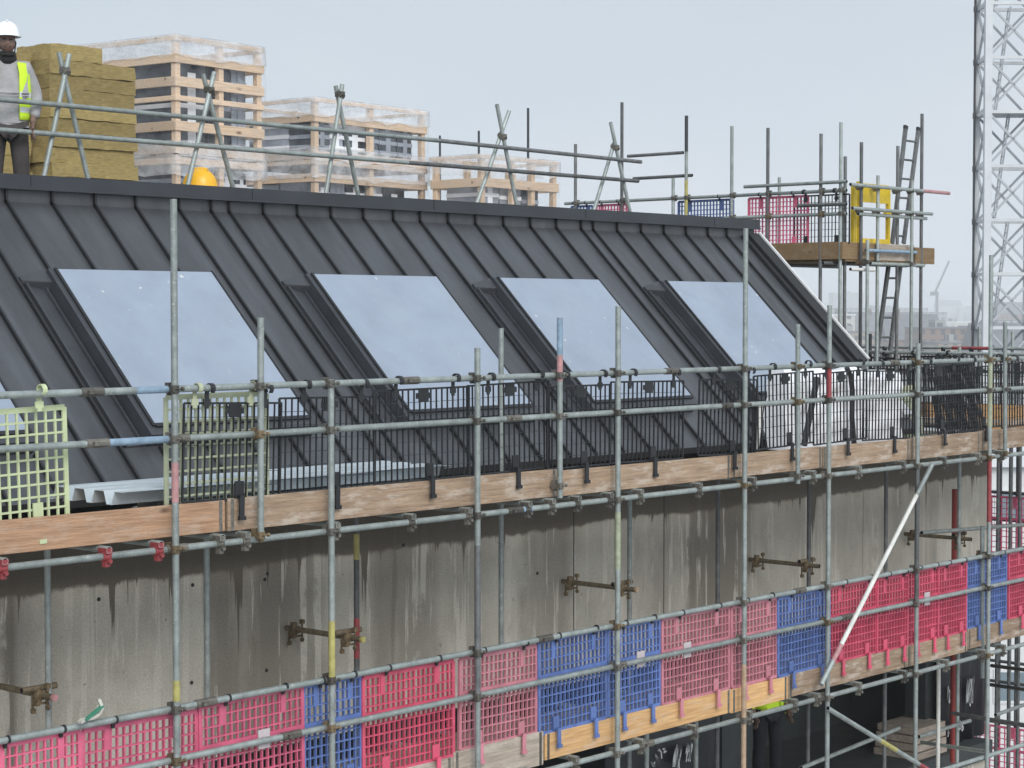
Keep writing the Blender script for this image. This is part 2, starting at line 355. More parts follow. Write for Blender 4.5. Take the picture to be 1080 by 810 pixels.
# ================================================================== SETTING
# ground
b = MB(); S = 9000; n = 24
b.add([(-S, -S, 0), (S, -S, 0), (S, S, 0), (-S, S, 0)], [(0, 1, 2, 3)])
g = link('ground', b.mesh('ground', mat('pale grey ground', (.33, .335, .33), .9, 0, .3, .02))); g['kind'] = 'structure'
# far hills
b = MB(); n = 160; rows = []
rnd = random.Random(3); ph = [rnd.uniform(0, 6.3) for _ in range(6)]
for k, (rr, hh) in enumerate(((3300, 0), (3900, .75), (4600, 1), (5600, 0))):
    row = []
    for i in range(n):
        a = 2 * math.pi * i / n; z = 34 + 8 * math.sin(9 * a + ph[0]) + 6 * math.sin(17 * a + ph[1]) + 4 * math.sin(31 * a + ph[2]) + 3 * math.sin(53 * a + ph[3])
        row.append((rr * math.cos(a), rr * math.sin(a), hh * z - (.2 if hh == 0 else 0)))
    rows.append(row)
b.add([p for r_ in rows for p in r_], [(k * n + i, k * n + (i + 1) % n, (k + 1) * n + (i + 1) % n, (k + 1) * n + i) for k in range(3) for i in range(n)], True)
g = link('hills', b.mesh('hills', mat('wooded hills', (.07, .085, .06), .95, 0, .4, .01))); g['kind'] = 'structure'

# world: overcast sky
w = bpy.data.worlds.new('World'); sc.world = w; w.use_nodes = True
nt = w.node_tree; N = nt.nodes; L = nt.links; N.clear()
SUN_EL, SUN_AZ = R(33), R(208)
sky = N.new('ShaderNodeTexSky'); sky.sky_type = 'NISHITA'; sky.sun_disc = False; sky.sun_elevation = SUN_EL; sky.sun_rotation = SUN_AZ
sky.air_density = 1.2; sky.dust_density = 4
bg1 = N.new('ShaderNodeBackground'); bg1.inputs[1].default_value = .08; L.new(sky.outputs[0], bg1.inputs[0])
tc = N.new('ShaderNodeTexCoord'); mp = N.new('ShaderNodeMapping'); mp.inputs['Scale'].default_value = (1, 1, 2.2); L.new(tc.outputs['Generated'], mp.inputs[0])
no = N.new('ShaderNodeTexNoise'); no.inputs['Scale'].default_value = 2.6; no.inputs['Detail'].default_value = 5; no.inputs['Roughness'].default_value = .5; L.new(mp.outputs[0], no.inputs['Vector'])
rp = N.new('ShaderNodeValToRGB'); rp.color_ramp.elements[0].position = .3; rp.color_ramp.elements[1].position = .72
rp.color_ramp.elements[0].color = (.455, .53, .605, 1); rp.color_ramp.elements[1].color = (.59, .62, .665, 1); L.new(no.outputs[0], rp.inputs[0])
# unseen sky towards the sun, behind the viewer, brightened to light the wall
dt = N.new('ShaderNodeVectorMath'); dt.operation = 'DOT_PRODUCT'; L.new(tc.outputs['Generated'], dt.inputs[0])
dt.inputs[1].default_value = (math.sin(SUN_AZ) * math.cos(R(20)), math.cos(SUN_AZ) * math.cos(R(20)), math.sin(R(20)))
br_ = N.new('ShaderNodeMapRange'); br_.inputs[1].default_value = .0; br_.inputs[2].default_value = 1; br_.inputs[3].default_value = 1; br_.inputs[4].default_value = 2.1; L.new(dt.outputs['Value'], br_.inputs[0])
sz = N.new('ShaderNodeSeparateXYZ'); L.new(tc.outputs['Generated'], sz.inputs[0])
hb = N.new('ShaderNodeMapRange'); hb.inputs[1].default_value = 0; hb.inputs[2].default_value = .16; hb.inputs[3].default_value = 1.12; hb.inputs[4].default_value = 1; L.new(sz.outputs[2], hb.inputs[0])
hm_ = N.new('ShaderNodeMath'); hm_.operation = 'MULTIPLY'; L.new(br_.outputs[0], hm_.inputs[0]); L.new(hb.outputs[0], hm_.inputs[1]); br_ = hm_
bg2 = N.new('ShaderNodeBackground'); L.new(br_.outputs[0], bg2.inputs[1]); L.new(rp.outputs[0], bg2.inputs[0])
mx = N.new('ShaderNodeMixShader'); mx.inputs[0].default_value = .93
L.new(bg1.outputs[0], mx.inputs[1]); L.new(bg2.outputs[0], mx.inputs[2])
out = N.new('ShaderNodeOutputWorld'); L.new(mx.outputs[0], out.inputs[0])
ld = bpy.data.lights.new('sun', 'SUN'); ld.energy = 1.5; ld.angle = R(25); ld.color = (1, .97, .93)
lo = bpy.data.objects.new('sun', ld); COL.objects.link(lo)
sd = Vector((math.sin(SUN_AZ) * math.cos(SUN_EL), math.cos(SUN_AZ) * math.cos(SUN_EL), math.sin(SUN_EL)))
lo.rotation_euler = sd.to_track_quat('Z', 'Y').to_euler(); lo.location = (0, 0, 60)
vs = sc.view_settings; vs.view_transform = 'Standard'; vs.look = 'None'; vs.gamma = 1; vs.use_curve_mapping = False; vs.exposure = 0.33
sc.cycles.max_bounces = 8; sc.cycles.transparent_max_bounces = 24; sc.cycles.volume_bounces = 4
sc.cycles.use_denoising = True

# haze
HZ = 8900
b = MB(); b.box((-HZ, -HZ, -1), (HZ, HZ, 66))
hm = bpy.data.materials.new('haze air'); hm.use_nodes = True; N = hm.node_tree.nodes; L = hm.node_tree.links; N.remove(N['Principled BSDF'])
pv = N.new('ShaderNodeVolumePrincipled'); pv.inputs['Density'].default_value = .00062; pv.inputs['Color'].default_value = (.965, .985, 1, 1); pv.inputs['Anisotropy'].default_value = .2
L.new(pv.outputs[0], N['Material Output'].inputs['Volume'])
hz = link('haze', b.mesh('haze', hm)); hz['kind'] = 'stuff'

# ================================================================== THE BUILDING
BLD = thing('building', 'concrete building with a steep dark zinc roof and five skylights', 'building', (0, 0, 0))
XL, XR = 1.0, 21.9
# concrete wall, floor and dark storey below
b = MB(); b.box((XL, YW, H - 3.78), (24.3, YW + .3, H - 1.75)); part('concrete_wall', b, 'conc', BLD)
for px in (218, 605, 700, 852):
    b = MB(); X = aY(px, 640, YW).x; b.box((X - .006, YW - .003, H - 3.78), (X + .006, YW + .002, H - 1.76)); part('panel_joint', b, 'inside', BLD)
b = MB()
for px, py in ((203, 617), (202, 720), (281, 707), (282, 605), (104, 632)):
    b = MB(); c = aY(px, py, YW); b.tube((c.x, YW - .004, c.z), (c.x, YW + .01, c.z), .017, 10); part('tie_hole', b, 'inner', BLD)
for X, Z in ((11.4, H - 2.3), (13.1, H - 2.15), (15.0, H - 2.6), (19.9, H - 2.2)):
    for j in (0,):
        b = MB(); b.tube((X, YW - .004, Z), (X, YW + .01, Z), .017, 10); part('tie_hole', b, 'inner', BLD)
b = MB(); b.box((XL, 12.5, H - 1.75), (24.3, 21, H - 1.62)); part('eaves_slab', b, 'conc', BLD)
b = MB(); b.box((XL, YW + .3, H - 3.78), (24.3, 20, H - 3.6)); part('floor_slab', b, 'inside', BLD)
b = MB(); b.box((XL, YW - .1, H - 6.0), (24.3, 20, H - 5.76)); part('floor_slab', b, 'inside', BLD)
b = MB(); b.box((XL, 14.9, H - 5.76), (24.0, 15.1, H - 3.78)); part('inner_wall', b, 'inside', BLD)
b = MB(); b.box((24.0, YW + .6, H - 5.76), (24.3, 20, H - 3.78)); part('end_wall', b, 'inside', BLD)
b = MB(); b.box((XL, YW, 0), (24.3, YW + .3, H - 6.0)); part('lower_wall', b, 'conc', BLD)
for X0, X1 in ((13.1, 13.9), (18.6, 19.2), (23.2, 24.2)):
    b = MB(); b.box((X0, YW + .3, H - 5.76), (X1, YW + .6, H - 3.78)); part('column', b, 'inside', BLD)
# roof slope
YT, YB = 15.1, 12.62
def rp_(X, Y, h=0): return Vector((X, Y - h * RS / RC, rz(Y) + h / RC))
b = MB(); b.hexa([rp_(XL, YB, -.1), rp_(XR - .02, YB, -.1), rp_(XR - .02, YT, -.1), rp_(XL, YT, -.1), rp_(XL, YB), rp_(XR - .02, YB), rp_(XR - .02, YT), rp_(XL, YT)])
b.box((XL, YT - .002, rz(YT) - .06), (XR - .02, YT + .08, H + 1.115))
roof = part('roof_sheet', b, 'zinc', BLD)
# ridge cap
b = MB(); b.box((XL, 15.04, H + 1.105), (XR + .03, 15.42, H + 1.232)); b.box((XL, 15.028, H + 1.098), (XR + .03, 15.05, H + 1.125))
for i in range(8): X = 2.7 + i * 2.6; b.box((X, 15.034, H + 1.106), (X + .004, 15.04, H + 1.2325))
part('ridge_cap', b, 'zinccap', BLD)
# flat roof behind the ridge
b = MB(); b.box((XL, 15.18, H + .6), (XR - .02, 30, H + .86)); part('flat_roof', b, 'roofflat', BLD)
b = MB(); b.box((XR - .25, 15.18, H - 1.6), (XR - .021, 30, H + .6)); b.box((XL, 29.7, 0), (XR - .25, 30, H + .6)); part('gable_wall', b, 'conc', BLD)
# skylights (hs above the slope)
hs = .15
SKY = [(7.3, 9.0)] + [(10.22, 11.92), (13.2, 14.92), (15.9, 17.58), (18.87, 20.52)]
YGT, YGB = 14.26, 12.955                      # top and bottom edge of the glass, at height hs (own Y)
def gp(X, Yg, h): return Vector((X, Yg - (h - hs) * RS / RC, H + .968 - RS * (15.08 - (Yg + hs * RS / RC)) + hs / RC + (h - hs) / RC))
for i, (x0, x1) in enumerate(SKY):
    f = .028
    dn = RS * .07
    # glass
    b = MB(); b.hexa([gp(x0, YGB, hs - .01), gp(x1, YGB, hs - .01), gp(x1, YGT, hs - .01), gp(x0, YGT, hs - .01), gp(x0, YGB, hs), gp(x1, YGB, hs), gp(x1, YGT, hs), gp(x0, YGT, hs)])
    sk = part('skylight', MBk := MB(), 'zincdark', BLD) if False else None
    # kerb: four sides, open in the middle under the glass
    k = MB(); a, c, t, u = x0 - .085, x1 + .05, YGT + .012, YGB - .085
    for (xa, xb, ya, yb) in ((a, x0, u, t), (x1, c, u, t), (x0, x1, u, YGB), (x0, x1, YGT, t)):
        k.hexa([gp(xa, ya, -.01), gp(xb, ya, -.01), gp(xb, yb, -.01), gp(xa, yb, -.01), gp(xa, ya, hs - .012), gp(xb, ya, hs - .012), gp(xb, yb, hs - .012), gp(xa, yb, hs - .012)])
    sk = part('skylight', k, 'zincdark', BLD)
    part('glass', b, 'film', sk)
    # thin bead round the glass, wide flashing strip on the left cheek
    k = MB()
    for (xa, xb, ya, yb) in ((x0 - .03, x0 - .002, YGB - .02, YGT + .01), (x1 + .002, x1 + .02, YGB - .02, YGT + .01), (x0, x1, YGB - .03, YGB - .003)):
        k.hexa([gp(xa, ya, hs - .02), gp(xb, ya, hs - .02), gp(xb, yb, hs - .02), gp(xa, yb, hs - .02), gp(xa, ya, hs + .006), gp(xb, ya, hs + .006), gp(xb, yb, hs + .006), gp(xa, yb, hs + .006)])
    part('glazing_bead', k, 'zincseam', sk)
    # side gutter tray with an upturned head on the left
    k = MB(); g0, g1 = x0 - .3, x0 - .086
    k.hexa([gp(g0, u, .004), gp(g1, u, .004), gp(g1, YGT - .02, .004), gp(g0, YGT - .02, .004), gp(g0, u, .012), gp(g1, u, .012), gp(g1, YGT - .02, .012), gp(g0, YGT - .02, .012)])
    k.hexa([gp(g0 - .02, YGT - .03, .012), gp(g1, YGT - .1, .012), gp(g1, YGT + .04, .012), gp(g0 - .02, YGT + .02, .012), gp(g0 - .02, YGT - .02, .035), gp(g1, YGT - .08, .1), gp(g1, YGT + .035, .1), gp(g0 - .02, YGT + .015, .035)])
    for xx in (g0, g0 + .17): k.hexa([gp(xx, u, .012), gp(xx + .022, u, .012), gp(xx + .022, YGT - .04, .012), gp(xx, YGT - .04, .012), gp(xx, u, .04), gp(xx + .022, u, .04), gp(xx + .022, YGT - .04, .04), gp(xx, YGT - .04, .04)])
    part('side_flashing', k, 'zincdark', sk)
# standing seams
seam_px = [(0, 330), (0, 269), (5, 212), (52, 212), (97, 214), (140, 216), (186, 219), (221, 222), (240, 223), (277, 226), (313, 228), (348.6, 230), (383, 232), (415, 234), (443.6, 236), (473.6, 238), (503, 240), (533, 242), (561, 243), (589, 245), (615, 246), (628, 247), (654, 249), (679, 250), (703, 251), (727, 253), (750, 254), (770, 255)]
sx = [roofpt(*p).x for p in seam_px]; sx += [min(sx) - .47 * (i + 1) for i in range(16)]
def seam(b, X, y0, y1):
    w_ = .011
    b.hexa([rp_(X - w_, y0), rp_(X + w_, y0), rp_(X + w_, y1), rp_(X - w_, y1), rp_(X - w_, y0, .034), rp_(X + w_, y0, .034), rp_(X + w_, y1, .034), rp_(X - w_, y1, .034)])
for X in sx:
    if X < XL + .1: continue
    blk = None
    for x0, x1 in SKY:
        if x0 - .32 < X < x1 + .08: blk = (x0, x1)
    y_hi = YGT + hs * RS / RC + .06; y_lo = YGB + hs * RS / RC - .1
    b = MB(); seam(b, X, y_hi if blk else YB, YT); b.box((X - .011, YT - .034, rz(YT) - .03), (X + .011, YT, H + 1.1)); part('standing_seam', b, 'zincseam', BLD)
    if blk: b = MB(); seam(b, X, YB, y_lo); part('standing_seam', b, 'zincseam', BLD)
# verge kerb and white edge trim
YV = 13.42
def rbox(b, xa, xb, ya, yb, h0, h1): b.hexa([rp_(xa, ya, h0), rp_(xb, ya, h0), rp_(xb, yb, h0), rp_(xa, yb, h0), rp_(xa, ya, h1), rp_(xb, ya, h1), rp_(xb, yb, h1), rp_(xa, yb, h1)])
b = MB(); rbox(b, 21.56, 21.64, YV, YT, 0, .05); rbox(b, 21.66, XR, YV, YT, 0, .085); rbox(b, 21.8, XR, YV, YT, -.3, .001); part('verge_kerb', b, 'zincseam', BLD)
b = MB(); rbox(b, XR - .02, XR + .02, YV, YT, .088, .11); part('verge_trim', b, 'whitemetal', BLD)
b = MB(); rbox(b, 21.7, XR, 12.75, 12.98, .005, .07); part('verge_trim', b, 'whitemetal', BLD)
# ================================================================== FRONT SCAFFOLD
# levels (heights of tube axes)
ZT, ZM, ZB0, ZB1, ZL = H - .523, H - .865, H - 1.55, H - 1.33, H - 1.622
ZH2, ZM2, ZC0, ZC1, ZL2 = H - 2.728, H - 3.085, H - 3.775, H - 3.55, H - 3.845
YR = YF + .0484                               # rails, behind the poles

def pole(px, ytop, ybot, Y, label, levels, px2=None, bands=(), m='galv', second='x', zb=None, group=None):
    t = aY(px, ytop, Y)
    if zb is not None: bt = Vector((t.x, Y, zb))
    else:
        bt = aY(px2 if px2 else px, ybot, Y)
    bl = []
    for y0, y1, mm in bands:
        z0, z1 = aY(px, y0, Y).z, aY(px, y1, Y).z; bl.append(((z1 - bt.z) / (t.z - bt.z), (z0 - bt.z) / (t.z - bt.z), mm))
    o = tube_thing('scaffold_pole', bt, t, label, 'scaffold pole', m, group, bands=bl)
    for z in levels:
        if bt.z < z < t.z + .03: add_coupler(o, z, second, 0, rust=(Y > 12))
    return o
LV = (ZT, ZM, ZL, ZH2, ZM2, ZL2)
G = 'upright scaffold poles along the front'
def full(px, ytop, px2, label, bands=()):
    return pole(px, ytop, None, YF, label, LV, zb=0.0, bands=bands, group=G)
full(183, 210, 181, 'tall grey scaffold pole rising across the second skylight, pink paint below the middle rail', ((488, 530, 'pinkpaint'), (718, 740, 'yelpaint')))
full(349, 400, 347, 'scaffold pole with a yellow painted stretch above the blue mesh panel at lower left', ((655, 715, 'yelpaint'),))
full(503.5, 367, 501, 'scaffold pole standing below the lower right corner of the third skylight', ((575, 740, 'darktube'),))
full(652, 323, 650, 'scaffold pole whose top reaches into the fourth skylight', ((540, 600, 'greenpaint'),))
full(786.5, 241, 785, 'tallest front scaffold pole, crossing the rightmost skylight, tan painted low down', ((700, 830, 'tanpaint'),))
full(875, 322, 871, 'scaffold pole with a red band at the top guardrail near the roof edge', ((388, 425, 'redpaint'),))
full(968.5, 362, 965, 'scaffold pole right of the roof edge, where the long pale brace starts', ((490, 640, 'darktube'),))
full(1045.5, 269, 1040, 'scaffold pole with a red stretch at the right hand wall corner', ((480, 550, 'redpaint'), (380, 450, 'greenpaint')))
G2 = 'short guardrail posts on the upper lift'
for px, yt, yb, lab, bd in ((275, 335, 562, 'short scaffold post clamped to the upper toe board below the second skylight', ()),
                        (590.5, 335, 525, 'short scaffold post with a blue painted top below the fourth skylight', ((336, 374, 'bluepaint'), (375, 402, 'pinkpaint'))),
                        (841.5, 342, 510, 'short scaffold post in front of the rightmost skylight and white bundle', ()),
                        (1060, 340, 484, 'short scaffold post next to the wall corner pole at far right', ())):
    o = pole(px, yt, yb, YF, lab, (ZT, ZM), bands=bd, group=G2)
    add_coupler(o, ZB0 - .04 if px != 590.5 else ZB0 + .1)
# inner row
GI = 'inner row of scaffold poles before the concrete wall'
INN = [(50, 600, 'inner scaffold pole before the pale concrete at far left', (), 'galv'), (218, 600, 'inner scaffold pole at the joint between pale and wet concrete', (), 'galv'),
       (376, 560, 'inner scaffold pole with yellow and red bands beside the yellow capped wall tie', ((563, 590, 'yelpaint'), (652, 694, 'redpaint')), 'darktube'),
       (528.5, 346, 'inner scaffold pole rising through the upper deck under the third skylight', (), 'galv'),
       (664, 540, 'inner scaffold pole just right of the fourth front pole', (), 'galv'), (757, 520, 'inner scaffold pole before the streaked wall left of the tallest front pole', (), 'darktube'),
       (853, 500, 'thin dark inner scaffold pole left of the red banded pole', (), 'darktube'), (934, 495, 'inner scaffold pole between the pale brace and the wall', (), 'darktube'),
       (1011, 488, 'inner scaffold pole beside the red steel prop', (), 'galv')]
for px, yt, lab, bd, m in INN:
    X = aY(px, 600, YI).x
    t = Vector((X, YI, H - 1.56)) if px != 528.5 else aY(528.5, 346, YI)
    o = tube_thing('scaffold_pole', (X, YI, 0), t, lab, 'scaffold pole', m, GI, bands=[((aY(px, b_[1], YI).z) / t.z, (aY(px, b_[0], YI).z) / t.z, b_[2]) for b_ in bd])
    for z in (ZL, ZL2): add_coupler(o, z, 'x', math.pi, rust=True)

# rails and ledgers along the front
def runs(name, z, Y, cuts, labels, cat, bands={}, group=None, m='galv', dz=None):
    prev = None
    for i, (a, c) in enumerate(zip(cuts, cuts[1:])):
        o = tube_thing(name, (a, Y, z), (c - .004, Y, z), labels[i], cat, m, group, bands=bands.get(i, ()))
        if i:                                  # joint sleeve belongs to the right hand tube
            s_ = MB(); s_.tube((a - .09, Y, z), (a + .09, Y, z), .0305, 14); s_.box((a - .05, Y - .05, z - .012), (a + .05, Y - .02, z + .012)); part('joint_sleeve', s_, 'coupler', o)
X0, X9 = 4.0, 27.9
xa = fx(88); 
runs('guardrail', ZT, YR, [X0, 8.0, 11.0, 14.35, 18.2, X9], ['top guardrail tube of the upper lift, leftmost length', 'top guardrail tube crossing the second skylight, blue stained', 'top guardrail tube below the third skylight', 'top guardrail tube below the fourth and fifth skylights', 'top guardrail tube right of the roof edge'], 'guardrail', {1: [(.12, .22, 'bluepaint')]}, 'upper lift guardrails')
runs('guardrail', ZM, YR, [X0, 8.04, 8.72, 12.2, 15.2, X9], ['middle guardrail tube at far left over the pale green panel', 'short blue stained middle guardrail length left of the tallest left pole', 'middle guardrail tube before the first black mesh panels', 'middle guardrail tube below the fourth skylight', 'middle guardrail tube at right before the white bundle'], 'guardrail', {1: [(.1, .95, 'bluepaint')]}, 'upper lift guardrails')
runs('ledger', ZL, YR, [X0, 8.7, 12.22, 16.9, 20.08, X9], ['ledger tube under the warm brown toe board at far left', 'ledger tube under the tan toe board below the second skylight', 'ledger tube with a teal left end under the pale toe board', 'ledger tube under the toe board around the pale brace', 'ledger tube at far right beyond the wall corner'], 'ledger tube', {2: [(0, .045, 'bluepaint')]}, 'upper lift ledgers')
runs('guardrail', ZH2, YR, [X0, 8.95, 12.6, 16.45, 20.2, X9], ['handrail tube of the lower lift, leftmost length over pink mesh', 'handrail tube of the lower lift over the blue and red panels at left', 'handrail tube of the lower lift over the two middle blue panels', 'handrail tube of the lower lift crossed by the pale brace', 'handrail tube of the lower lift at far right'], 'guardrail', {3: [(.0, .02, 'redpaint')]}, 'lower lift guardrails')
runs('guardrail', ZM2, YR, [X0, 9.75, 13.6, 17.3, 20.2, X9], ['middle tube across the pink panels at bottom left', 'middle tube across the red panels right of the yellow banded pole', 'middle tube across the middle pink panels', 'middle tube crossed by the pale brace', 'middle tube of the lower lift at far right'], 'guardrail', {}, 'lower lift guardrails')
runs('ledger', ZL2, YR, [X0, 11.2, 14.0, 16.8, 20.1, X9], ['lower ledger tube out to the bottom left', 'lower ledger tube under the grey toe board', 'lower ledger tube under the fresh timber toe board', 'lower ledger tube above the second brace', 'lower ledger tube at far right beyond the wall corner'], 'ledger tube', {}, 'lower lift ledgers')
for z, nm in ((ZL, 'upper'), (ZL2, 'lower')):
    tube_thing('ledger', (X0, YI + .0484, z), (24.6, YI + .0484, z), f'inner ledger tube below the {nm} deck next to the concrete wall', 'ledger tube', 'darktube', 'inner ledgers')

# toe boards
TOE = [(4.0, 247, 'woodwarm', 'warm brown toe board at far left behind the pale green panel', ZB0 + .004, ZB1 + .004), (249, 597, 'woodtan', 'long tan toe board below the second and third skylights', ZB0, ZB1 + .012), (597, 780, 'woodtan', 'pale mortar smeared toe board below the fourth skylight', ZB0 - .004, ZB1 - .006),
       (780, 876, 'woodtan', 'toe board under the white bundle, left of the red banded pole', ZB0, ZB1 - .004), (876, 968, 'woodtan', 'toe board between the red banded pole and the pale brace', ZB0 - .01, ZB1 - .008), (968, 1042, 'woodtan', 'toe board above the wall corner, right of the pale brace', ZB0 - .015, ZB1), (1042, 1120, 'woodtan', 'toe board at far right beyond the wall corner pole', ZB0, ZB1 + .006)]
def toe(lst, group):
    for a, c, m, lab, z0, z1 in lst:
        a = a if a < 20 else fx(a); c = fx(c) if c > 40 else c
        b = MB(); b.box((a + .004, YF + .095, z0), (c - .004, YF + .132, z1))
        o = link('toe_board', b.mesh('toe_board', m, (a, YF + .1, z0)), None, (a, YF + .1, z0)); bevel(o, .004, 1); tag(o, lab, 'toe board', group)
        for x in (a + .03, c - .06):
            k = MB(); k.box((x, YF + .0935, z0 + .003), (x + .03, YF + .0945, z1 - .003)); part('end_band', k, 'coupler', o)
toe(TOE, 'toe boards of the upper lift')
TOE2 = [(4.0, 487, 'woodgrey', 'grey toe board hidden behind the pink panels at bottom left', ZC0, ZC1), (487, 583, 'woodgrey', 'old grey mortar crusted toe board left of the fresh timber', ZC0 - .03, ZC1 + .03), (584, 781, 'woodlight', 'fresh yellow timber toe board under the blue panels', ZC0, ZC1), (781, 841, 'woodlight', 'short fresh timber toe board right of the tan painted pole', ZC0 - .01, ZC1 - .01),
        (841, 966, 'woodtan', 'toe board behind the bottom end of the pale brace', ZC0, ZC1), (966, 1030, 'woodtan', 'mortar smeared toe board under the red panels at right', ZC0, ZC1), (1030, 1120, 'woodtan', 'toe board under the right hand blue panel', ZC0 + .02, ZC1 + .02)]
toe(TOE2, 'toe boards of the lower lift')

# deck boards and transoms
dm = None
for lev, (z, nm) in enumerate(((ZB0, 'upper'), (ZC0, 'lower'))):
    for r_ in range(5):
        y0 = YF + .14 + r_ * .232
        for k in range(6):
            a = 4.0 + k * 3.46 - (r_ % 2) * .4; c = min(a + 3.45, 24.3)
            b = MB(); b.box((0, 0, 0), (c - a, .225, .038))
            o = link('deck_board', b.mesh('deck_board', 'deck'), None, (a, y0, z + random.uniform(0, .004))); bevel(o, .004, 1)
            tag(o, f'{nm} deck board, {ORD[k]} length from left in {ORD[r_]} row behind toe board', 'scaffold board', f'boards of the {nm} deck')
def transom_mesh():
    b = MB(); b.tube((0, -.045, 0), (0, 1.62, 0), TR, 14, hollow=True); return b.mesh('transom', ['galv', 'inner'])
tmesh = transom_mesh()
def clip_mesh():
    b = MB(); b.tube((-.03, 0, 0), (.03, 0, 0), .034, 12); b.box((-.026, -.045, .02), (.026, .045, .058)); b.tube((0, -.05, -.03), (0, .0, -.03), .008, 6); b.tube((0, -.062, -.03), (0, -.04, -.03), .016, 6); b.box((-.02, -.03, -.07), (.02, .01, -.03))
    return b.mesh('transom_clip', 'coupler')
cmesh = clip_mesh(); cred = clip_mesh(); cred.materials[0] = M['redpaint']
for lev, (z, nm) in enumerate(((ZL, 'upper'), (ZL2, 'lower'))):
    xs = []
    for px in ([5, 115, 170, 235, 262, 357, 437, 497, 560, 585, 612, 646, 678, 740, 797, 860, 908, 955, 998, 1034, 1058] if lev == 0 else [560, 610, 680, 736, 794, 842, 866, 910, 958, 1002, 1042, 1062]):
        xs.append(fx(px))
    if lev: xs = [4.6, 6.0, 7.4, 8.5, 9.6, 10.6] + xs
    for k, x in enumerate(xs):
        o = link('transom', tmesh, None, (x, YR, z + .05 - .0)); 
        # the tube sits on the ledger with the boards over it
        o.location.z = z + .046; tag(o, f'transom tube under the {nm} deck, {ORD[k]} from the left', 'transom tube', f'transoms under the {nm} deck')
        link('transom_clip', cred if (lev == 0 and k < 3) else cmesh, o, (0, 0, -.046))

# wall ties
def tie(px, py, Xr, lab, cap=None):
    w0 = aY(px, py, YW); X = w0.x; z = w0.z
    o = tube_thing('wall_tie', (X, YW - .002, z), (X, YI - .14, z), lab, 'wall tie', 'rusttube', 'wall ties')
    k = MB(); k.tube((X, YI - .14, z), (X, YI - .165, z), .0265, 12)
    if cap: part('end_cap', k, cap, o)
    for yy in (YI + .02, YW - .12):
        c = MB(); c.tube((X, yy - .04, z), (X, yy + .04, z), .034, 12); c.tube((X - .02, yy, z - .05), (X - .02, yy, z + .06), .03, 10); c.box((X - .05, yy - .03, z - .075), (X - .02, yy + .03, z - .03)); c.tube((X - .06, yy - .02, z - .06), (X + .05, yy - .02, z - .06), .009, 6)
        c.tube((X - .03, yy + .05, z + .01), (X - .03, yy + .05, z - .13), .01, 6); c.tube((X + .03, yy - .05, z + .09), (X + .03, yy - .05, z - .09), .009, 6); c.tube((X + .02, yy - .05, z - .09), (X + .04, yy - .05, z - .09), .02, 6); c.box((X + .015, yy - .065, z + .05), (X + .05, yy - .03, z + .085)); c.box((X - .04, yy + .03, z - .14), (X - .015, yy + .065, z - .105)); part('coupler', c, 'rustcoupler', o)
    tube_thing('tie_tube', (X - .16, YI + .02, z + .052), (X + .14, YI + .02, z + .052), lab.replace('wall tie', 'tube on tie'), 'tie tube', 'rusttube', 'wall ties')
    return o
tie(-22, 719, 0, 'wall tie at the far left bottom with a pink capped end', 'pinkpaint')
tie(302, 662, 0, 'wall tie with a yellow capped end beside the red banded inner pole', 'yelpaint')
tie(593, 613, 0, 'rusty wall tie above the middle blue panels', 'tanpaint')
tie(790, 590, 0, 'rusty wall tie right of the tallest front pole')
tie(954, 563, 0, 'wall tie beside the red steel prop')

# braces
def tube_px(x0, y0, x1, y1, Y, lab, m='galv', bands=(), cat='brace tube', name='brace', Y1=None, group=None):
    return tube_thing(name, aY(x0, y0, Y), aY(x1, y1, Y1 if Y1 else Y), lab, cat, m, group, bands=bands)
o = tube_px(866, 722, 983, 490, YF - .055, 'long pale diagonal brace running up across the right hand red panels', 'whitetube', ((0, .1, 'galv'), (.85, 1, 'galv'), (.1, .17, 'pinkpaint')))
tube_px(873, 747, 979, 812, YF - .055, 'diagonal brace under the lower deck with a yellow patch and red end', 'galv', ((.5, .66, 'yelpaint'), (.9, 1, 'redpaint')))
tube_px(845, 810, 948, 768, YI - .05, 'inner horizontal tube under the lower deck, left one', 'galv', cat='tube', name='ledger')
tube_px(969, 777, 1023, 760, YI - .05, 'short inner horizontal tube under the lower deck near the red prop', 'galv', cat='tube', name='ledger')
tube_px(972, 783, 1042, 793, YI + .05, 'cross tube below the inner horizontal tube near the red prop', 'galv', cat='tube', name='cross_tube', Y1=YF + .3)
tube_px(985, 815, 1090, 782, YR, 'lowest front tube at the bottom right corner', 'galv', cat='tube', name='ledger')
tube_px(1004, 752, 1095, 767, YI, 'dark cross tube right of the red prop', 'darktube', cat='tube', name='cross_tube', Y1=YF + .1)
tube_px(1050, 754, 1095, 738, YI, 'short tube rising to the right edge below the lower deck', 'galv', cat='tube', name='ledger')
tube_px(972, 562, 1085, 553, YI - .1, 'pale horizontal tube before the wall right of the brace', 'galv', cat='tube', name='ledger')
tube_px(940, 620, 1000, 582, YI, 'dark tube lying behind the red panels', 'darktube', cat='tube', name='ledger') if False else None
o = pole(1036, 555, 715, YF + .1, 'short pale post at the wall corner beside the right hand blue panel', (ZH2, ZM2))
tube_px(1022, 497, 1052, 497, YF + .02, 'stub of thick tube poking out below the upper deck at the wall corner', 'galv', cat='tube', name='cross_tube', Y1=YF + .7) if False else None
# standards seen under the lower deck
b = None
for px, yt, lab, m in ((682, 800, 'short pole under the fresh timber toe board, left of the chalked membrane', 'galv'), (734, 775, 'short pole under the fresh timber toe board, right of the chalked membrane', 'galv'), (990, 700, 'white post in the dark opening below the right hand red panels', 'whitetube')):
    t = aY(px, yt, YI - .3); tube_thing('scaffold_pole', (t.x, t.y, H - 5.76 if m == 'whitetube' else H - 6.4), (t.x, t.y, ZL2 - .03), lab, 'scaffold pole', m)
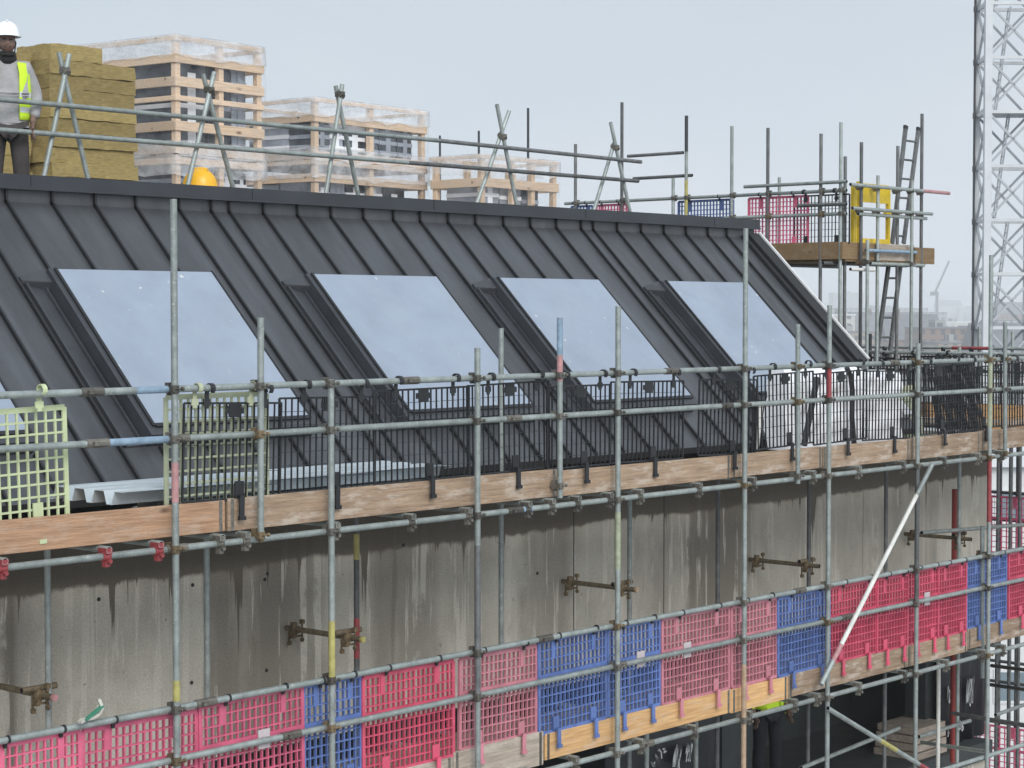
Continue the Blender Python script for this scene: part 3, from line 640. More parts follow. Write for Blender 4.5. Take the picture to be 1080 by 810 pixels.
# red props
X = aY(1016, 600, YI + .3).x
o = tube_thing('steel_prop', (X, YI + .42, H - 5.76), (X, YI + .42, H - 2.25), 'dark red steel prop before the concrete at the wall corner', 'steel prop', 'redsteel', r=.046)
k = MB(); k.tube((X, YI + .42, H - 4.3), (X, YI + .42, H - 4.15), .06, 12); part('collar', k, 'redsteel', o)

# ------------------------------------------------------------------ mesh brick guards
def guard_mesh(w_, h_, nx, ny, bw, sag=0.0):
    b = MB(); t = .024 if ny > 9 else .014
    for i in range(nx + 1):
        x = w_ * i / nx; ww = bw * ((2.8 if ny > 9 else 2.2) if i in (0, nx) else 1)
        b.box((x - ww / 2, -t / 2, -h_), (x + ww / 2, t / 2, 0))
    rows = [0, .1, .2, .3, .365, .4, .5, .6, .7, .8, .9, 1.0] if ny > 9 else [j / ny for j in range(ny + 1)]
    if ny > 9:
        for f in (.2, .8): b.box((w_ * f - .024, -t / 2 - .004, -.15), (w_ * f + .024, t / 2 - .006, -.004))
        b.box((0, -t / 2 - .003, -h_ * .4), (w_, t / 2 - .007, -h_ * .365))
    for f in rows:
        z = -h_ * f; ww = bw * ((2.8 if ny > 9 else 2.4) if f in (0, 1.0) else (.9 if ny > 8 else .6))
        b.box((0, -t / 2 - .002, z - ww / 2), (w_, t / 2 - .004, z + ww / 2))
    return b
def hook_mesh(m):
    b = MB(); n = 9; r = .031; w_ = .034; pts = []
    for i in range(n + 1):
        a = math.pi * (1.28 - 1.5 * i / n); pts.append((math.cos(a), math.sin(a)))
    for (c0, s0), (c1, s1) in zip(pts, pts[1:]):
        b.hexa([(-w_ / 2, c0 * r, s0 * r), (w_ / 2, c0 * r, s0 * r), (w_ / 2, c1 * r, s1 * r), (-w_ / 2, c1 * r, s1 * r), (-w_ / 2, c0 * (r + .008), s0 * (r + .008)), (w_ / 2, c0 * (r + .008), s0 * (r + .008)), (w_ / 2, c1 * (r + .008), s1 * (r + .008)), (-w_ / 2, c1 * (r + .008), s1 * (r + .008))])
    b.box((-w_ / 2, r + .002, -.14), (w_ / 2, r + .01, .0)); b.box((-w_ * .9, r + .001, -.12), (w_ * .9, r + .011, -.075))
    return b.mesh('hook', m)
def tab_mesh(m):
    b = MB(); b.box((-.03, -.012, .0), (.03, 0, .1)); b.box((-.016, -.042, -.0), (.016, 0, .016)); b.box((-.016, -.046, -.115), (.016, -.034, .016)); b.box((-.022, -.056, -.13), (.022, -.034, -.105))
    return b.mesh('toe_clip', m)
HK = {m: hook_mesh('black' if m in ('pink', 'blue', 'black') else m) for m in ('pink', 'blue', 'black', 'green', 'olive')}
def tie_mesh(m):
    b = MB(); b.tube((-.009, 0, 0), (.009, 0, 0), .0275, 14); b.box((-.012, .02, -.06), (.012, .036, 0)); return b.mesh('hook', m)
for m in ('pink', 'blue', 'redmesh', 'fadedmesh'): HK[m] = tie_mesh('black')
TB = {m: tab_mesh(m) for m in ('pink', 'blue', 'black', 'green', 'olive', 'redmesh', 'fadedmesh')}
GMESH = {}
def guard(x0, x1, z1, z0, m, label, group, nx, ny, bw, zrail, Y=YF + .112, tilt=0.0, clips=True, plate=False, lab=None, rotz=0.0, origin=None, yoff=0.0):
    w_, h_ = x1 - x0, z1 - z0
    key = (round(w_, 2), round(h_, 2), m, nx, ny)
    t = thing('mesh_guard', label, 'mesh guard', origin or (x0, Y, z1), (0, tilt, rotz), group)
    if key not in GMESH: GMESH[key] = guard_mesh(w_, h_, nx, ny, bw).mesh('mesh_panel', m)
    link('mesh_panel', GMESH[key], t)
    for fx_ in ((.22, .78) if m != 'black' else (.2, .8)):
        link('hook', HK[m], t, (w_ * fx_, YR - Y, zrail - z1))
        if clips and (m != 'black' or fx_ < .5):
            tc_ = link('toe_clip', TB[m], t, (w_ * (fx_ if m != 'black' else .55), -.016 + yoff, -h_ + .012))
            tc_.scale = (1.35, 1, 1.2) if m == 'black' else (1.25, 1, 1.15)
    if plate:
        b = MB(); b.box((w_ * .5 - .055, -.016, -.1), (w_ * .5 + .055, -.008, .0)); b.box((w_ * .5 - .085, -.014, -.075), (w_ * .5 + .085, -.0085, -.03)); lpart('name_plate', b, m, t)
    if lab:
        b = MB(); b.box((w_ * lab - .06, -.026, -h_ * .5), (w_ * lab + .05, -.0175, -h_ * .32)); lpart('sticker', b, 'label', t)
    return t
GL = 'mesh guards of the lower lift'
LOW = [(-14, 92, 'pink', 'pink mesh guard at the bottom left corner'), (97, 217, 'pink', 'pink mesh guard crossed by the leftmost tall pole'), (220, 328, 'pink', 'pink mesh guard with a white sticker left of the first blue one'), (331, 391, 'blue', 'blue mesh guard behind the yellow banded pole, leftmost of the blue ones'),
       (393, 488, 'redmesh', 'bright red mesh guard right of the leftmost blue one'), (497, 577, 'fadedmesh', 'red mesh guard above the old grey toe board'), (578.5, 649, 'blue', 'blue mesh guard left of the fourth front pole'), (653, 707, 'blue', 'blue mesh guard with a white sticker right of the fourth front pole'),
       (709, 779, 'fadedmesh', 'faded red mesh guard left of the tan painted pole'), (783, 830, 'fadedmesh', 'faded red mesh guard right of the tan painted pole'), (831, 885, 'blue', 'dark blue mesh guard behind the red banded pole, low down'), (886, 935, 'redmesh', 'red mesh guard crossed by the pale brace'),
       (936, 968, 'redmesh', 'red mesh guard left of the pole where the brace starts'), (969, 1000, 'redmesh', 'red mesh guard with a pale patch near the right end'), (1000, 1029, 'redmesh', 'last red mesh guard before the right hand blue one'), (1031, 1072, 'blue', 'blue mesh guard at the right end of the lower lift'), (1074, 1120, 'redmesh', 'red mesh guard cut by the right edge of the picture')]
for i, (a, c, m, lab) in enumerate(LOW):
    xa_, xc_ = fx(a), fx(c)
    k = max(8, int(round((xc_ - xa_) / .056)))
    guard(xa_, xc_, ZH2 - .045 + random.uniform(-.012, .008), ZC1 + (.034 if 480 < a < 560 else .024 if a > 1020 else .004), m, lab, GL, k, 12, .011, ZH2, Y=YF + .112 + .012 * (i % 2), tilt=random.uniform(-.014, .014), lab=.6 if i in (2, 7, 13) else (.35 if i == 8 else None))
GU = 'mesh guards of the upper lift'
UPB = [(8.86, 9.68), (9.76, 10.66), (10.70, 11.69), (11.77, 12.7), (12.74, 13.5), (13.62, 14.6), (14.9, 15.75), (15.8, 16.75), (16.8, 17.72), (17.78, 18.7), (18.76, 19.68), (19.72, 20.66), (20.7, 21.7)]
ULAB = ['black mesh guard in front of the faded green one', 'black mesh guard right of the second front pole post, over the pale decking sheets', 'black mesh guard left of the third front pole', 'black mesh guard right of the third front pole', 'black mesh guard between the blue topped post and fourth pole', 'black mesh guard right of the fourth front pole', 'black mesh guard crossed by the tallest front pole', 'black mesh guard before the left part of the white bundle', 'black mesh guard before the right part of the white bundle', 'black mesh guard right of the white bundle', 'black mesh guard left of the wall corner pole', 'black mesh guard right of the wall corner pole', 'black mesh guard cut by the right picture edge']
for i, (a, c) in enumerate(UPB):
    guard(a - .03, c + .05, ZT - .075 + random.uniform(-.03, .015), ZB1 + .016, 'black', ULAB[i], GU, int(round((c - a) / .058)), 7, .0062, ZT, Y=YF + .112 + .02 * (i % 2), tilt=random.uniform(-.045, .035), plate=True, clips=True)
guard(6.75, 7.86, ZT - .13, ZB1 - .06, 'green', 'pale green mesh guard at the left edge, leaning a little', GU, 15, 9, .015, ZT, tilt=-.03, Y=YF + .16)
guard(8.7, 9.62, ZT - .06, ZB1 - .03, 'olive', 'faded green mesh guard behind a black one by the tall left pole', GU, 14, 9, .016, ZT, Y=YF + .15, clips=False)

# ------------------------------------------------------------------ things on the upper deck
# profiled metal sheets
def decking(x0, x1, y0, z0, lab, n_=4):
    p = .225; prof = []
    for k in range(n_):
        y = y0 + k * p
        prof += [(y, .09), (y + .105, .09), (y + .135, 0), (y + .195, 0)]
    b = MB(); t = .004; vs = []; m_ = len(prof)
    for x in (x0, x1):
        vs += [(x, y, z0 + z) for y, z in prof] + [(x, y, z0 + z + t) for y, z in prof]
    fs = []
    for i in range(m_ - 1):
        fs += [(i, i + 1, 2 * m_ + i + 1, 2 * m_ + i), (m_ + i, m_ + i + 1, 3 * m_ + i + 1, 3 * m_ + i), (i, i + 1, m_ + i + 1, m_ + i), (2 * m_ + i, 2 * m_ + i + 1, 3 * m_ + i + 1, 3 * m_ + i)]
    b.add(vs, fs)
    o = link('metal_sheet', b.mesh('metal_sheet', 'decking', (x0, y0, z0)), None, (x0, y0, z0)); return tag(o, lab, 'metal sheet', 'profiled metal sheets on the upper deck')
decking(8.36, 11.6, YF + .18, H - 1.315, 'silvery profiled metal sheet on top, lying along the upper deck at left')
decking(9.1, 11.5, YF + .185, H - 1.435, 'silvery profiled metal sheet beneath the top one on the upper deck')
b = MB(); b.box((9.2, YF + .2, ZB0 + .045), (9.28, YF + 1.15, H - 1.437)); o = link('bearer', b.mesh('bearer', 'woodgrey', (9.2, YF + .2, ZB0)), None, (9.2, YF + .2, ZB0)); tag(o, 'timber bearer under the left end of the metal sheets', 'timber', 'bearers under the metal sheets')
b = MB(); b.box((11.2, YF + .2, ZB0 + .045), (11.28, YF + 1.15, H - 1.437)); o = link('bearer', b.mesh('bearer', 'woodgrey', (11.2, YF + .2, ZB0)), None, (11.2, YF + .2, ZB0)); tag(o, 'timber bearer under the right end of the metal sheets', 'timber', 'bearers under the metal sheets')
# white polythene bundle: a wrinkled rounded block
def bundle(x0, x1, y0, y1, z0, z1, lab):
    b = MB(); nx, nz = 44, 20; rnd = random.Random(5)
    from mathutils import noise as mn
    def srf(u, v, s):
        x = x0 + (x1 - x0) * u; z = z0 + (z1 - z0) * v
        z += (-.08 * u * u if v > .9 else 0) + (.05 * mn.noise(Vector((x * 2.5, 0, 3))) if v > .9 else 0)
        e = 1 - max(0, (v - .8) / .2) ** 2 * .5
        y = (y0 + y1) / 2 + s * (y1 - y0) / 2 * e + .07 * mn.noise(Vector((x * 1.6 + z * 1.3, z * 3.2, s))) + .035 * mn.noise(Vector((x * 4 - z * 5, z * 6, s + 5)))
        return (x, y, z)
    for s in (-1, 1):
        b.add([srf(i / nx, j / nz, s) for j in range(nz + 1) for i in range(nx + 1)], [(j * (nx + 1) + i, j * (nx + 1) + i + 1, (j + 1) * (nx + 1) + i + 1, (j + 1) * (nx + 1) + i) for j in range(nz) for i in range(nx)], True)
    for u in (0, 1):
        b.add([srf(u, j / nz, s) for j in range(nz + 1) for s in (-1, 1)], [(2 * j, 2 * j + 1, 2 * j + 3, 2 * j + 2) for j in range(nz)])
    b.add([srf(i / nx, 1, s) for i in range(nx + 1) for s in (-1, 1)], [(2 * i, 2 * i + 1, 2 * i + 3, 2 * i + 2) for i in range(nx)], True)
    o = link('wrapped_bundle', b.mesh('wrapped_bundle', 'poly', (x0, y0, z0)), None, (x0, y0, z0)); return tag(o, lab, 'bundle')
bundle(18.35, 20.8, 12.22, 12.5, ZB0 + .04, H - .62, 'white polythene wrapped bundle standing by the lower roof edge')
c = [aY(x, y, 12.1) for x, y in ((893, 388), (897, 396), (899, 412), (898.5, 440), (901, 470))]
b = MB(); b.path(c, .03, 10); o = link('black_pipe', b.mesh('black_pipe', 'black', c[-1]), None, c[-1]); tag(o, 'bent black pipe hanging in front of the white bundle', 'pipe')
b = MB(); p, q = aY(862, 398, 12.05), aY(848, 470, 12.05); b.bar(p, q, .05, .05); o = link('dark_strut', b.mesh('dark_strut', 'zincdark', q), None, q); tag(o, 'dark strut leaning before the left part of the white bundle', 'strut')
tube_px(803, 425, 798, 475, 12.1, 'thin white rod leaning before the roof left of the white bundle', 'whitetube', cat='rod', name='rod')

# rag on the lower handrail
b = MB(); p = [aY(x, y, YF + .02 - i * .008) for i, (x, y) in enumerate(((104, 737), (107, 744), (103, 753), (96, 757), (88, 759), (84, 762)))]
for i, (a, c_) in enumerate(zip(p, p[1:])): b.bar(a, c_, .05 - i * .004, .02)
o = link('rag', b.mesh('rag', 'clothw', p[0]), None, p[0]); tag(o, 'pale and green rag tied on the lower handrail at left', 'rag')
b = MB(); b.bar(p[1] + Vector((0, -.012, 0)), p[4] + Vector((0, -.02, .0)), .03, .012); part('green_fold', b, 'rubbish', o)

# ================================================================== FLAT ROOF: guard frames, people, crates
ZR = H + .86
YG = 15.62
def xframe(l1, l2, lab):
    t = None
    for k, (x0, y0, x1, y1) in enumerate((l1, l2)):
        Y = YG + .03 + .05 * k + .02
        a, c = aY(x0, y0, Y), aY(x1, y1, Y)
        d = (c - a); c = a + d * ((ZR - a.z) / d.z)
        if t is None: t = thing('guard_frame', lab, 'guard frame', c, group='crossed tube frames along the ridge')
        b = MB(); b.tube(c, a, TR, 14, hollow=True); part('leg', b, ['galv', 'inner'], t)
        if k == 0: first = (a, c)
    # swivel coupler where the legs cross
    (a0, c0) = first; best = min(((a0.lerp(c0, i / 60)) for i in range(61)), key=lambda p_: min((p_ - a.lerp(c, j / 60)).length for j in range(61)))
    b = MB(); b.tube(best + Vector((0, -.03, -.03)), best + Vector((0, .06, .03)), .034, 10); b.box(tuple(best + Vector((-.032, -.032, -.028))), tuple(best + Vector((.032, .06, .028)))); part('coupler', b, 'coupler', t)
xframe((73, 57, 47, 183), (62, 55, 93, 190), 'crossed tube guard frame in front of the yellow wool stack')
xframe((226, 76, 201, 183), (214, 78, 246, 199), 'crossed tube guard frame before the tallest crate')
xframe((361, 89, 344, 203), (354, 90.5, 378, 207), 'crossed tube guard frame before the middle crate')
xframe((524, 110, 545, 217), (537, 117, 503, 214), 'crossed tube guard frame before the smallest crate')
xframe((644, 129, 665, 226), (648, 150, 626, 223), 'crossed tube guard frame at the right end of the ridge rails')
za = aY(300, 133, YG).z; zb_ = aY(300, 161, YG).z
o = tube_thing('guardrail', (6, YG, za), (aY(462, 148, YG).x, YG, za), 'upper roof guardrail from the worker to the middle crate', 'guardrail', group='roof edge guardrails')
x1_ = aY(676, 170, YG).x; x0_ = aY(462, 148, YG).x
tube_thing('guardrail', (x0_ + .004, YG, za), (x1_, YG, za - .03), 'upper roof guardrail from the middle crate to the right end', 'guardrail', 'darktube', 'roof edge guardrails')
tube_thing('guardrail', (6, YG, zb_), (aY(430, 173, YG).x, YG, zb_), 'lower roof guardrail from the worker to the middle crate', 'guardrail', group='roof edge guardrails')
tube_thing('guardrail', (aY(430, 173, YG).x + .004, YG, zb_), (aY(673, 191, YG).x, YG, zb_), 'lower roof guardrail from the middle crate to the right end', 'guardrail', 'darktube', 'roof edge guardrails')
# mineral wool slabs
def slab(x0, x1, y0, y1, z0, z1, lab):
    b = MB(); nx, ny = 10, 4; rnd = random.Random(int(x0 * 100 + z0 * 37))
    b.box((0, 0, 0), (x1 - x0, y1 - y0, z1 - z0))
    from mathutils import noise as mn
    me = b.mesh('insulation_slab', 'wool'); bm = bmesh.new(); bm.from_mesh(me); bmesh.ops.remove_doubles(bm, verts=bm.verts, dist=1e-4)
    bmesh.ops.subdivide_edges(bm, edges=[e for e in bm.edges if e.calc_length() > .4], cuts=13, use_grid_fill=True); bmesh.ops.subdivide_edges(bm, edges=[e for e in bm.edges if e.calc_length() > .11], cuts=2, use_grid_fill=True)
    for v in bm.verts: v.co += mn.noise_vector((v.co + Vector((x0 * 7, z0 * 9, 0))) * 6) * .011 + mn.noise_vector((v.co + Vector((z0 * 5, x0, 0))) * 17) * .006
    bm.to_mesh(me); bm.free()
    o = link('insulation_slab', me, None, (x0, y0, z0), (0, 0, rnd.uniform(-.012, .012)))
    return tag(o, lab, 'insulation slab', 'yellow mineral wool slabs')
z = ZR; k = 0
hts = [.56, .15, .16, .15, .15, .15, .155, .15, .15, .16]
for k, h_ in enumerate(hts):
    dx = random.uniform(-.02, .02)
    x1s = 13.42 + dx if k < len(hts) - 1 else 12.98
    nm_ = 'bottom' if k == 0 else ('top' if k == len(hts) - 1 else ORD[k] + ' up from the bottom')
    slab(12.32 + dx, x1s, 17.3 + random.uniform(-.015, .015), 17.9, z, z + h_ - .004, f'yellow mineral wool slab in the right stack, {nm_}' if k in (0, len(hts) - 1) else f'yellow mineral wool slab, {ORD[k]} above the bottom one in the right stack')
    z += h_
z = ZR
for k in range(12):
    dx = random.uniform(-.04, .04)
    slab(11.12 + dx, 12.27 + dx * .4, 17.55 + random.uniform(-.03, .03), 18.15, z, z + .146, f'yellow mineral wool slab in the left stack behind the worker, {ORD[k]} from the bottom'); z += .152 + (.004 if k % 3 == 0 else 0)

# crates
def crate(org, w_, d_, h_, rot, lab, rails, posts_f, posts_s, fill, seed, wrap_lo=True):
    """timber crate: front face along local x at y=0, left face along local y at x=0"""
    rnd = random.Random(seed); t = thing('crate', lab, 'crate', org, (0, 0, rot), 'timber crates of sheet metal units')
    p = .075
    for x in posts_f:
        for y in (0, d_ - p):
            b = MB(); xx = min(max(x * w_ - p / 2, 0), w_ - p); b.box((xx, y, 0), (xx + p, y + p, h_)); o = lpart('post', b, 'woodcrate', t); bevel(o, .005, 1)
    for y in posts_s:
        for x in (0, w_ - p):
            if y in (0, 1): continue
            b = MB(); b.box((x, y * d_ - p / 2, 0), (x + p, y * d_ + p / 2, h_)); o = lpart('post', b, 'woodcrate', t); bevel(o, .005, 1)
    for z0, z1 in rails:
        for (a, c_) in (((-.022, -.022, z0), (w_ + .022, -.001, z1)), ((-.022, d_ + .001, z0), (w_ + .022, d_ + .022, z1)), ((-.022, 0, z0 + .002), (-.001, d_, z1 - .002)), ((w_ + .001, 0, z0 + .002), (w_ + .022, d_, z1 - .002))):
            b = MB(); b.box(a, c_); o = lpart('rail', b, 'woodcrate', t); bevel(o, .004, 1)
    b = MB(); b.box((0, 0, -.0), (w_, d_, .03)); lpart('base', b, 'woodcrate', t)
    # the units inside
    i = 0; x = .12
    while x < w_ - .3:
        ww = rnd.uniform(.24, .5); ww = min(ww, w_ - .12 - x); y = .12
        while y < d_ - .25:
            dd = min(rnd.uniform(.4, .8), d_ - .12 - y); hh = h_ * fill * rnd.uniform(.9, 1)
            b = MB(); b.box((x, y, .03), (x + ww - .03, y + dd - .03, hh)); u = lpart('unit', b, 'unitdark' if rnd.random() < .55 else 'unit', t)
            k = MB()
            for zz in [hh * q for q in (.28, .52, .76)]:
                k.box((x - .004, y - .012, zz), (x + ww - .026, y - .001, zz + .05)); k.box((x - .012, y, zz), (x - .001, y + dd - .03, zz + .05))
            k.box((x + ww * .35, y - .01, .05), (x + ww * .6, y - .002, hh * .9))
            lpart('unit_band', k, 'unit' if rnd.random() < .6 else 'poly', t)
            y += dd
        x += ww
    # film: milky round the top, thinner lower down
    from mathutils import noise as mn
    def sheet(z0, z1, off, m, nm):
        b = MB(); nu, nv = 72, 8; e = .03 + off; per = [(-e, -e), (w_ + e, -e), (w_ + e, d_ + e), (-e, d_ + e)]
        pts = []
        for i in range(nu):
            s_ = i / nu * 4; k = int(s_); f = s_ - k; a, c_ = per[k], per[(k + 1) % 4]; pts.append((a[0] + (c_[0] - a[0]) * f, a[1] + (c_[1] - a[1]) * f))
        vs = []
        for j in range(nv + 1):
            for i, (x, y) in enumerate(pts):
                z = z0 + (z1 - z0) * j / nv; q = 1 + .018 * (mn.noise(Vector((x * 3, y * 3, z * 4 + seed))) - .2)
                if j == 0: z += .05 * mn.noise(Vector((x * 4, y * 4, seed)))
                if j == nv: z += .02 * mn.noise(Vector((x * 5, y * 5, seed + 3)))
                vs.append(((x - w_ / 2) * q + w_ / 2, (y - d_ / 2) * q + d_ / 2, z))
        b.add(vs, [(j * nu + i, j * nu + (i + 1) % nu, (j + 1) * nu + (i + 1) % nu, (j + 1) * nu + i) for j in range(nv) for i in range(nu)], True)
        if m == 'wrapthick': b.add([(per[i][0], per[i][1], z1 + .005) for i in range(4)], [(0, 1, 2, 3)])
        lpart(nm, b, m, t)
    sheet(h_ - .22, h_ + .008, .012, 'wrapthick', 'top_film'); sheet(.02, h_ - .19, .004, 'wrap', 'side_film')
    if wrap_lo: sheet(.0, .16, .014, 'wrapthick', 'bottom_film')
    return t
rot = R(5)
def corner(px, py, D): p = aD(px, py, D); return p.x, p.y, p.z
cx, cy, cz = corner(185, 37, 22); _, _, cm = corner(185, 163, 22)
crate((cx, cy, ZR), 1.37, 2.9, cm - ZR, rot, 'lower crate under the tallest one, milky film over its top', [(.0, .09), (cm - ZR - .1, cm - ZR - .02)], (0, .52, 1), (0, .5, 1), .9, 1)
hh = cz - cm
crate((cx, cy, cm), 1.37, 2.9, hh, rot, 'tallest timber crate stacked behind the wool, clear film round it', [(.02, .12), (.28, .38), (.52, .6), (.68, .76), (.84, .94), (hh - .3, hh - .2), (hh - .07, hh)][:1] + [(.27, .38), (.6, .66), (.76, .87), (hh - .3, hh - .2), (hh - .06, hh)], (0, .52, 1), (0, .5, 1), .88, 2)
cx, cy, cz = corner(332, 103, 25); _, _, cm = corner(332, 168, 25)
crate((cx, cy, ZR), 2.2, 1.4, cm - ZR, rot, 'lower crate under the middle one, left of the smallest crate', [(0, .1), (.42, .52), (cm - ZR - .28, cm - ZR - .17), (cm - ZR - .06, cm - ZR)], (0, .5, 1), (0, 1), .82, 3, False)
hh = cz - cm
crate((cx, cy, cm), 2.2, 1.4, hh, rot, 'upper timber crate of the middle pair with long rails and milky top film', [(.0, .11), (hh - .3, hh - .2), (hh - .05, hh)], (0, .5, 1), (0, 1), .75, 4)
cx, cy, cz = corner(508, 163, 26)
hh = cz - ZR
crate((cx, cy, ZR), 1.62, .85, hh, R(3), 'smallest timber crate at the right, single, milky film on top', [(0, .1), (.42, .52), (hh - .42, hh - .3), (hh - .05, hh)], (0, .42, .68, 1), (0, 1), .75, 5)

# hard hat on a timber block behind the ridge
def hat(parent_loc, m, lab=None, par=None, scale=1.0, nm='hard_hat'):
    b = MB(); pr = [(.001, .155)] + [(.135 * math.cos(R(a)) * (1 - .04 * math.sin(R(a))), .155 * math.sin(R(a)) ** .9) for a in range(80, -1, -10)]
    b.lathe([(r * scale, z * scale) for r, z in pr], (0, 0, 0), 24, 1, 1.12)
    b.lathe([(.134 * scale, .0), (.15 * scale, -.006), (.152 * scale, -.014), (.134 * scale, -.008)], (0, 0, 0), 24, 1, 1.14)
    b.lathe([(.001, .166 * scale), (.03 * scale, .162 * scale), (.05 * scale, .14 * scale)], (0, 0, 0), 12, .35, 1.8)
    # peak at the front (-y)
    vs = [];
    for i in range(9):
        a = R(200 + 140 * i / 8); vs.append((.145 * math.cos(a) * scale, .16 * math.sin(a) * scale, -.004)); vs.append((.15 * math.cos(a) * scale, (.16 * math.sin(a) - .055 * math.sin(math.pi * i / 8)) * scale, -.02))
    b.add(vs, [(2 * i, 2 * i + 1, 2 * i + 3, 2 * i + 2) for i in range(8)], True)
    return b
hp = aY(211, 197, 15.75)
b = MB(); b.box((-.2, -.15, 0), (.2, .15, hp.z - .02 - ZR)); o = link('timber_block', b.mesh('timber_block', 'woodgrey'), None, (hp.x, hp.y, ZR)); tag(o, 'timber block behind the ridge under the yellow hard hat', 'timber block')
o = link('hard_hat', hat(None, 'helmety', scale=1.2).mesh('hard_hat', 'helmety'), None, (hp.x, hp.y, hp.z), (0, 0, R(20))); tag(o, 'orange yellow hard hat showing just above the ridge before the tallest crate', 'hard hat')

# ------------------------------------------------------------------ people
def skin(name, joints, edges, mats, parent, levels=2, root=0):
    me = bpy.data.meshes.new(name); keys = list(joints); ix = {k: i for i, k in enumerate(keys)}
    me.from_pydata([joints[k][0] for k in keys], [(ix[a], ix[c_]) for a, c_ in edges], [])
    o = bpy.data.objects.new(name, me); COL.objects.link(o)
    o.modifiers.new('skin', 'SKIN'); 
    for i, k in enumerate(keys):
        r_ = joints[k][1]; me.skin_vertices[0].data[i].radius = r_ if isinstance(r_, tuple) else (r_, r_)
        me.skin_vertices[0].data[i].use_root = (i == root)
    o.modifiers['skin'].use_smooth_shade = True
    s_ = o.modifiers.new('sub', 'SUBSURF'); s_.levels = levels; s_.render_levels = levels
    dg = bpy.context.evaluated_depsgraph_get(); ev = o.evaluated_get(dg); nm = bpy.data.meshes.new_from_object(ev)
    bpy.data.objects.remove(o); nm.name = name; nm.materials.clear(); nm.materials.append(M[mats])
    for p in nm.polygons: p.use_smooth = True
    return link(name, nm, parent)
def person(loc, rotz, lab, top='grey', legs='trouser', pose='stand'):
    """a standing adult facing local -y"""
    t = thing('person', lab, 'person', loc, (0, 0, rotz))
    V = lambda *a: Vector(a)
    J = {'pelvis': (V(0, 0, .95), .12), 'waist': (V(0, 0, 1.08), (.13, .1)), 'chest': (V(0, 0, 1.3), (.15, .105)), 'neck0': (V(0, .01, 1.47), .06), 'neck1': (V(0, -.005, 1.54), .055)}
    E = [('pelvis', 'waist'), ('waist', 'chest'), ('chest', 'neck0'), ('neck0', 'neck1')]
    arms = {1: [(.17, 0, 1.43, .06), (.255, .02, 1.16, .042), (.225, -.09, .95, .032), (.215, -.13, .885, .026)], -1: [(-.17, 0, 1.43, .06), (-.26, .02, 1.16, .042), (-.25, -.06, .92, .032), (-.245, -.08, .855, .026)]}
    for s in (1, -1):
        pr = 'chest'
        for i, (x, y, z, r_) in enumerate(arms[s]): J[f'a{s}{i}'] = (V(x, y, z), r_); E.append((pr, f'a{s}{i}')); pr = f'a{s}{i}'
        pr = 'pelvis'
        for i, (x, y, z, r_) in enumerate(((.1 * s, 0, .88, .085), (.12 * s, -.015, .5, .058), (.13 * s, .01, .1, .04), (.14 * s, -.12, .04, .035))): J[f'l{s}{i}'] = (V(x, y, z), r_); E.append((pr, f'l{s}{i}')); pr = f'l{s}{i}'
    body = skin('body', J, E, 'skin', t)
    # head with face, joined into the body mesh
    hb = MB(); hc = V(0, -.015, 1.655); n, m_ = 20, 16; vs = []
    for j in range(m_ + 1):
        th = math.pi * j / m_
        for i in range(n):
            a = 2 * math.pi * i / n; x = .078 * math.sin(th) * math.cos(a); y = .098 * math.sin(th) * math.sin(a); z = .122 * math.cos(th)
            if z < -.02: x *= 1 + (z + .02) * 2.4; y = y * (1 + (z + .02) * 1.2) - .012
            front = max(0, -math.sin(a)) * math.sin(th)
            ax = abs(math.cos(a))
            if front > .5:
                if abs(z + .012) < .03 and ax < .22: y -= .022 * (1 - abs(z + .012) / .03) * (1 - ax / .22)   # nose
                if abs(z - .004) < .02 and .2 < ax < .6: y += .008                                           # eye sockets
                if abs(z + .062) < .016 and ax < .35: y -= .006                                              # lips
            vs.append(hc + V(x, y, z))
    hb.add(vs, [(j * n + i, j * n + (i + 1) % n, (j + 1) * n + (i + 1) % n, (j + 1) * n + i) for j in range(m_) for i in range(n)], True)
    for s in (1, -1):
        hb.lathe([(.001, .028), (.012, .022), (.016, 0), (.01, -.024), (.001, -.028)], tuple(hc + V(.078 * s, .01, -.005)), 8, .5, 1)
    # nose ridge
    hb.hexa([hc + V(-.016, -.095, -.035), hc + V(.016, -.095, -.035), hc + V(.008, -.085, .02), hc + V(-.008, -.085, .02), hc + V(-.012, -.122, -.028), hc + V(.012, -.122, -.028), hc + V(.006, -.1, .02), hc + V(-.006, -.1, .02)])
    # hands: palm, four fingers and a thumb each
    for s in (1, -1):
        w0 = V(*arms[s][3][:3]); d = (w0 - V(*arms[s][2][:3])).normalized(); side = V(0, -1, 0); side = (side - d * side.dot(d)).normalized(); nn = d.cross(side)
        p = w0 - d * .02; hb.bar(p, w0 + d * .085, .03, .082, side)
        for k in range(4):
            o_ = side * (-.03 + .02 * k); L_ = (.066, .08, .084, .074)[k]
            a = w0 + d * .08 + o_; b_ = a + d * L_ * .55 + nn * (.008 * -s); c_ = b_ + d * L_ * .4 + nn * (.03 * -s); hb.tube(a, b_, .0095, 8, .0088); hb.tube(b_, c_, .0088, 8, .007)
        a = w0 + d * .02 + side * .036; b_ = a + d * .04 + side * .026 ; c_ = b_ + d * .032 + side * .006; hb.tube(a, b_, .0115, 8, .0105); hb.tube(b_, c_, .0105, 8, .008)
    bm = bmesh.new(); bm.from_mesh(body.data); tmp = hb.mesh('h', 'skin'); bm.from_mesh(tmp); bm.to_mesh(body.data); bm.free()
    for p in body.data.polygons: p.use_smooth = True
    # eyes, beard
    e = MB()
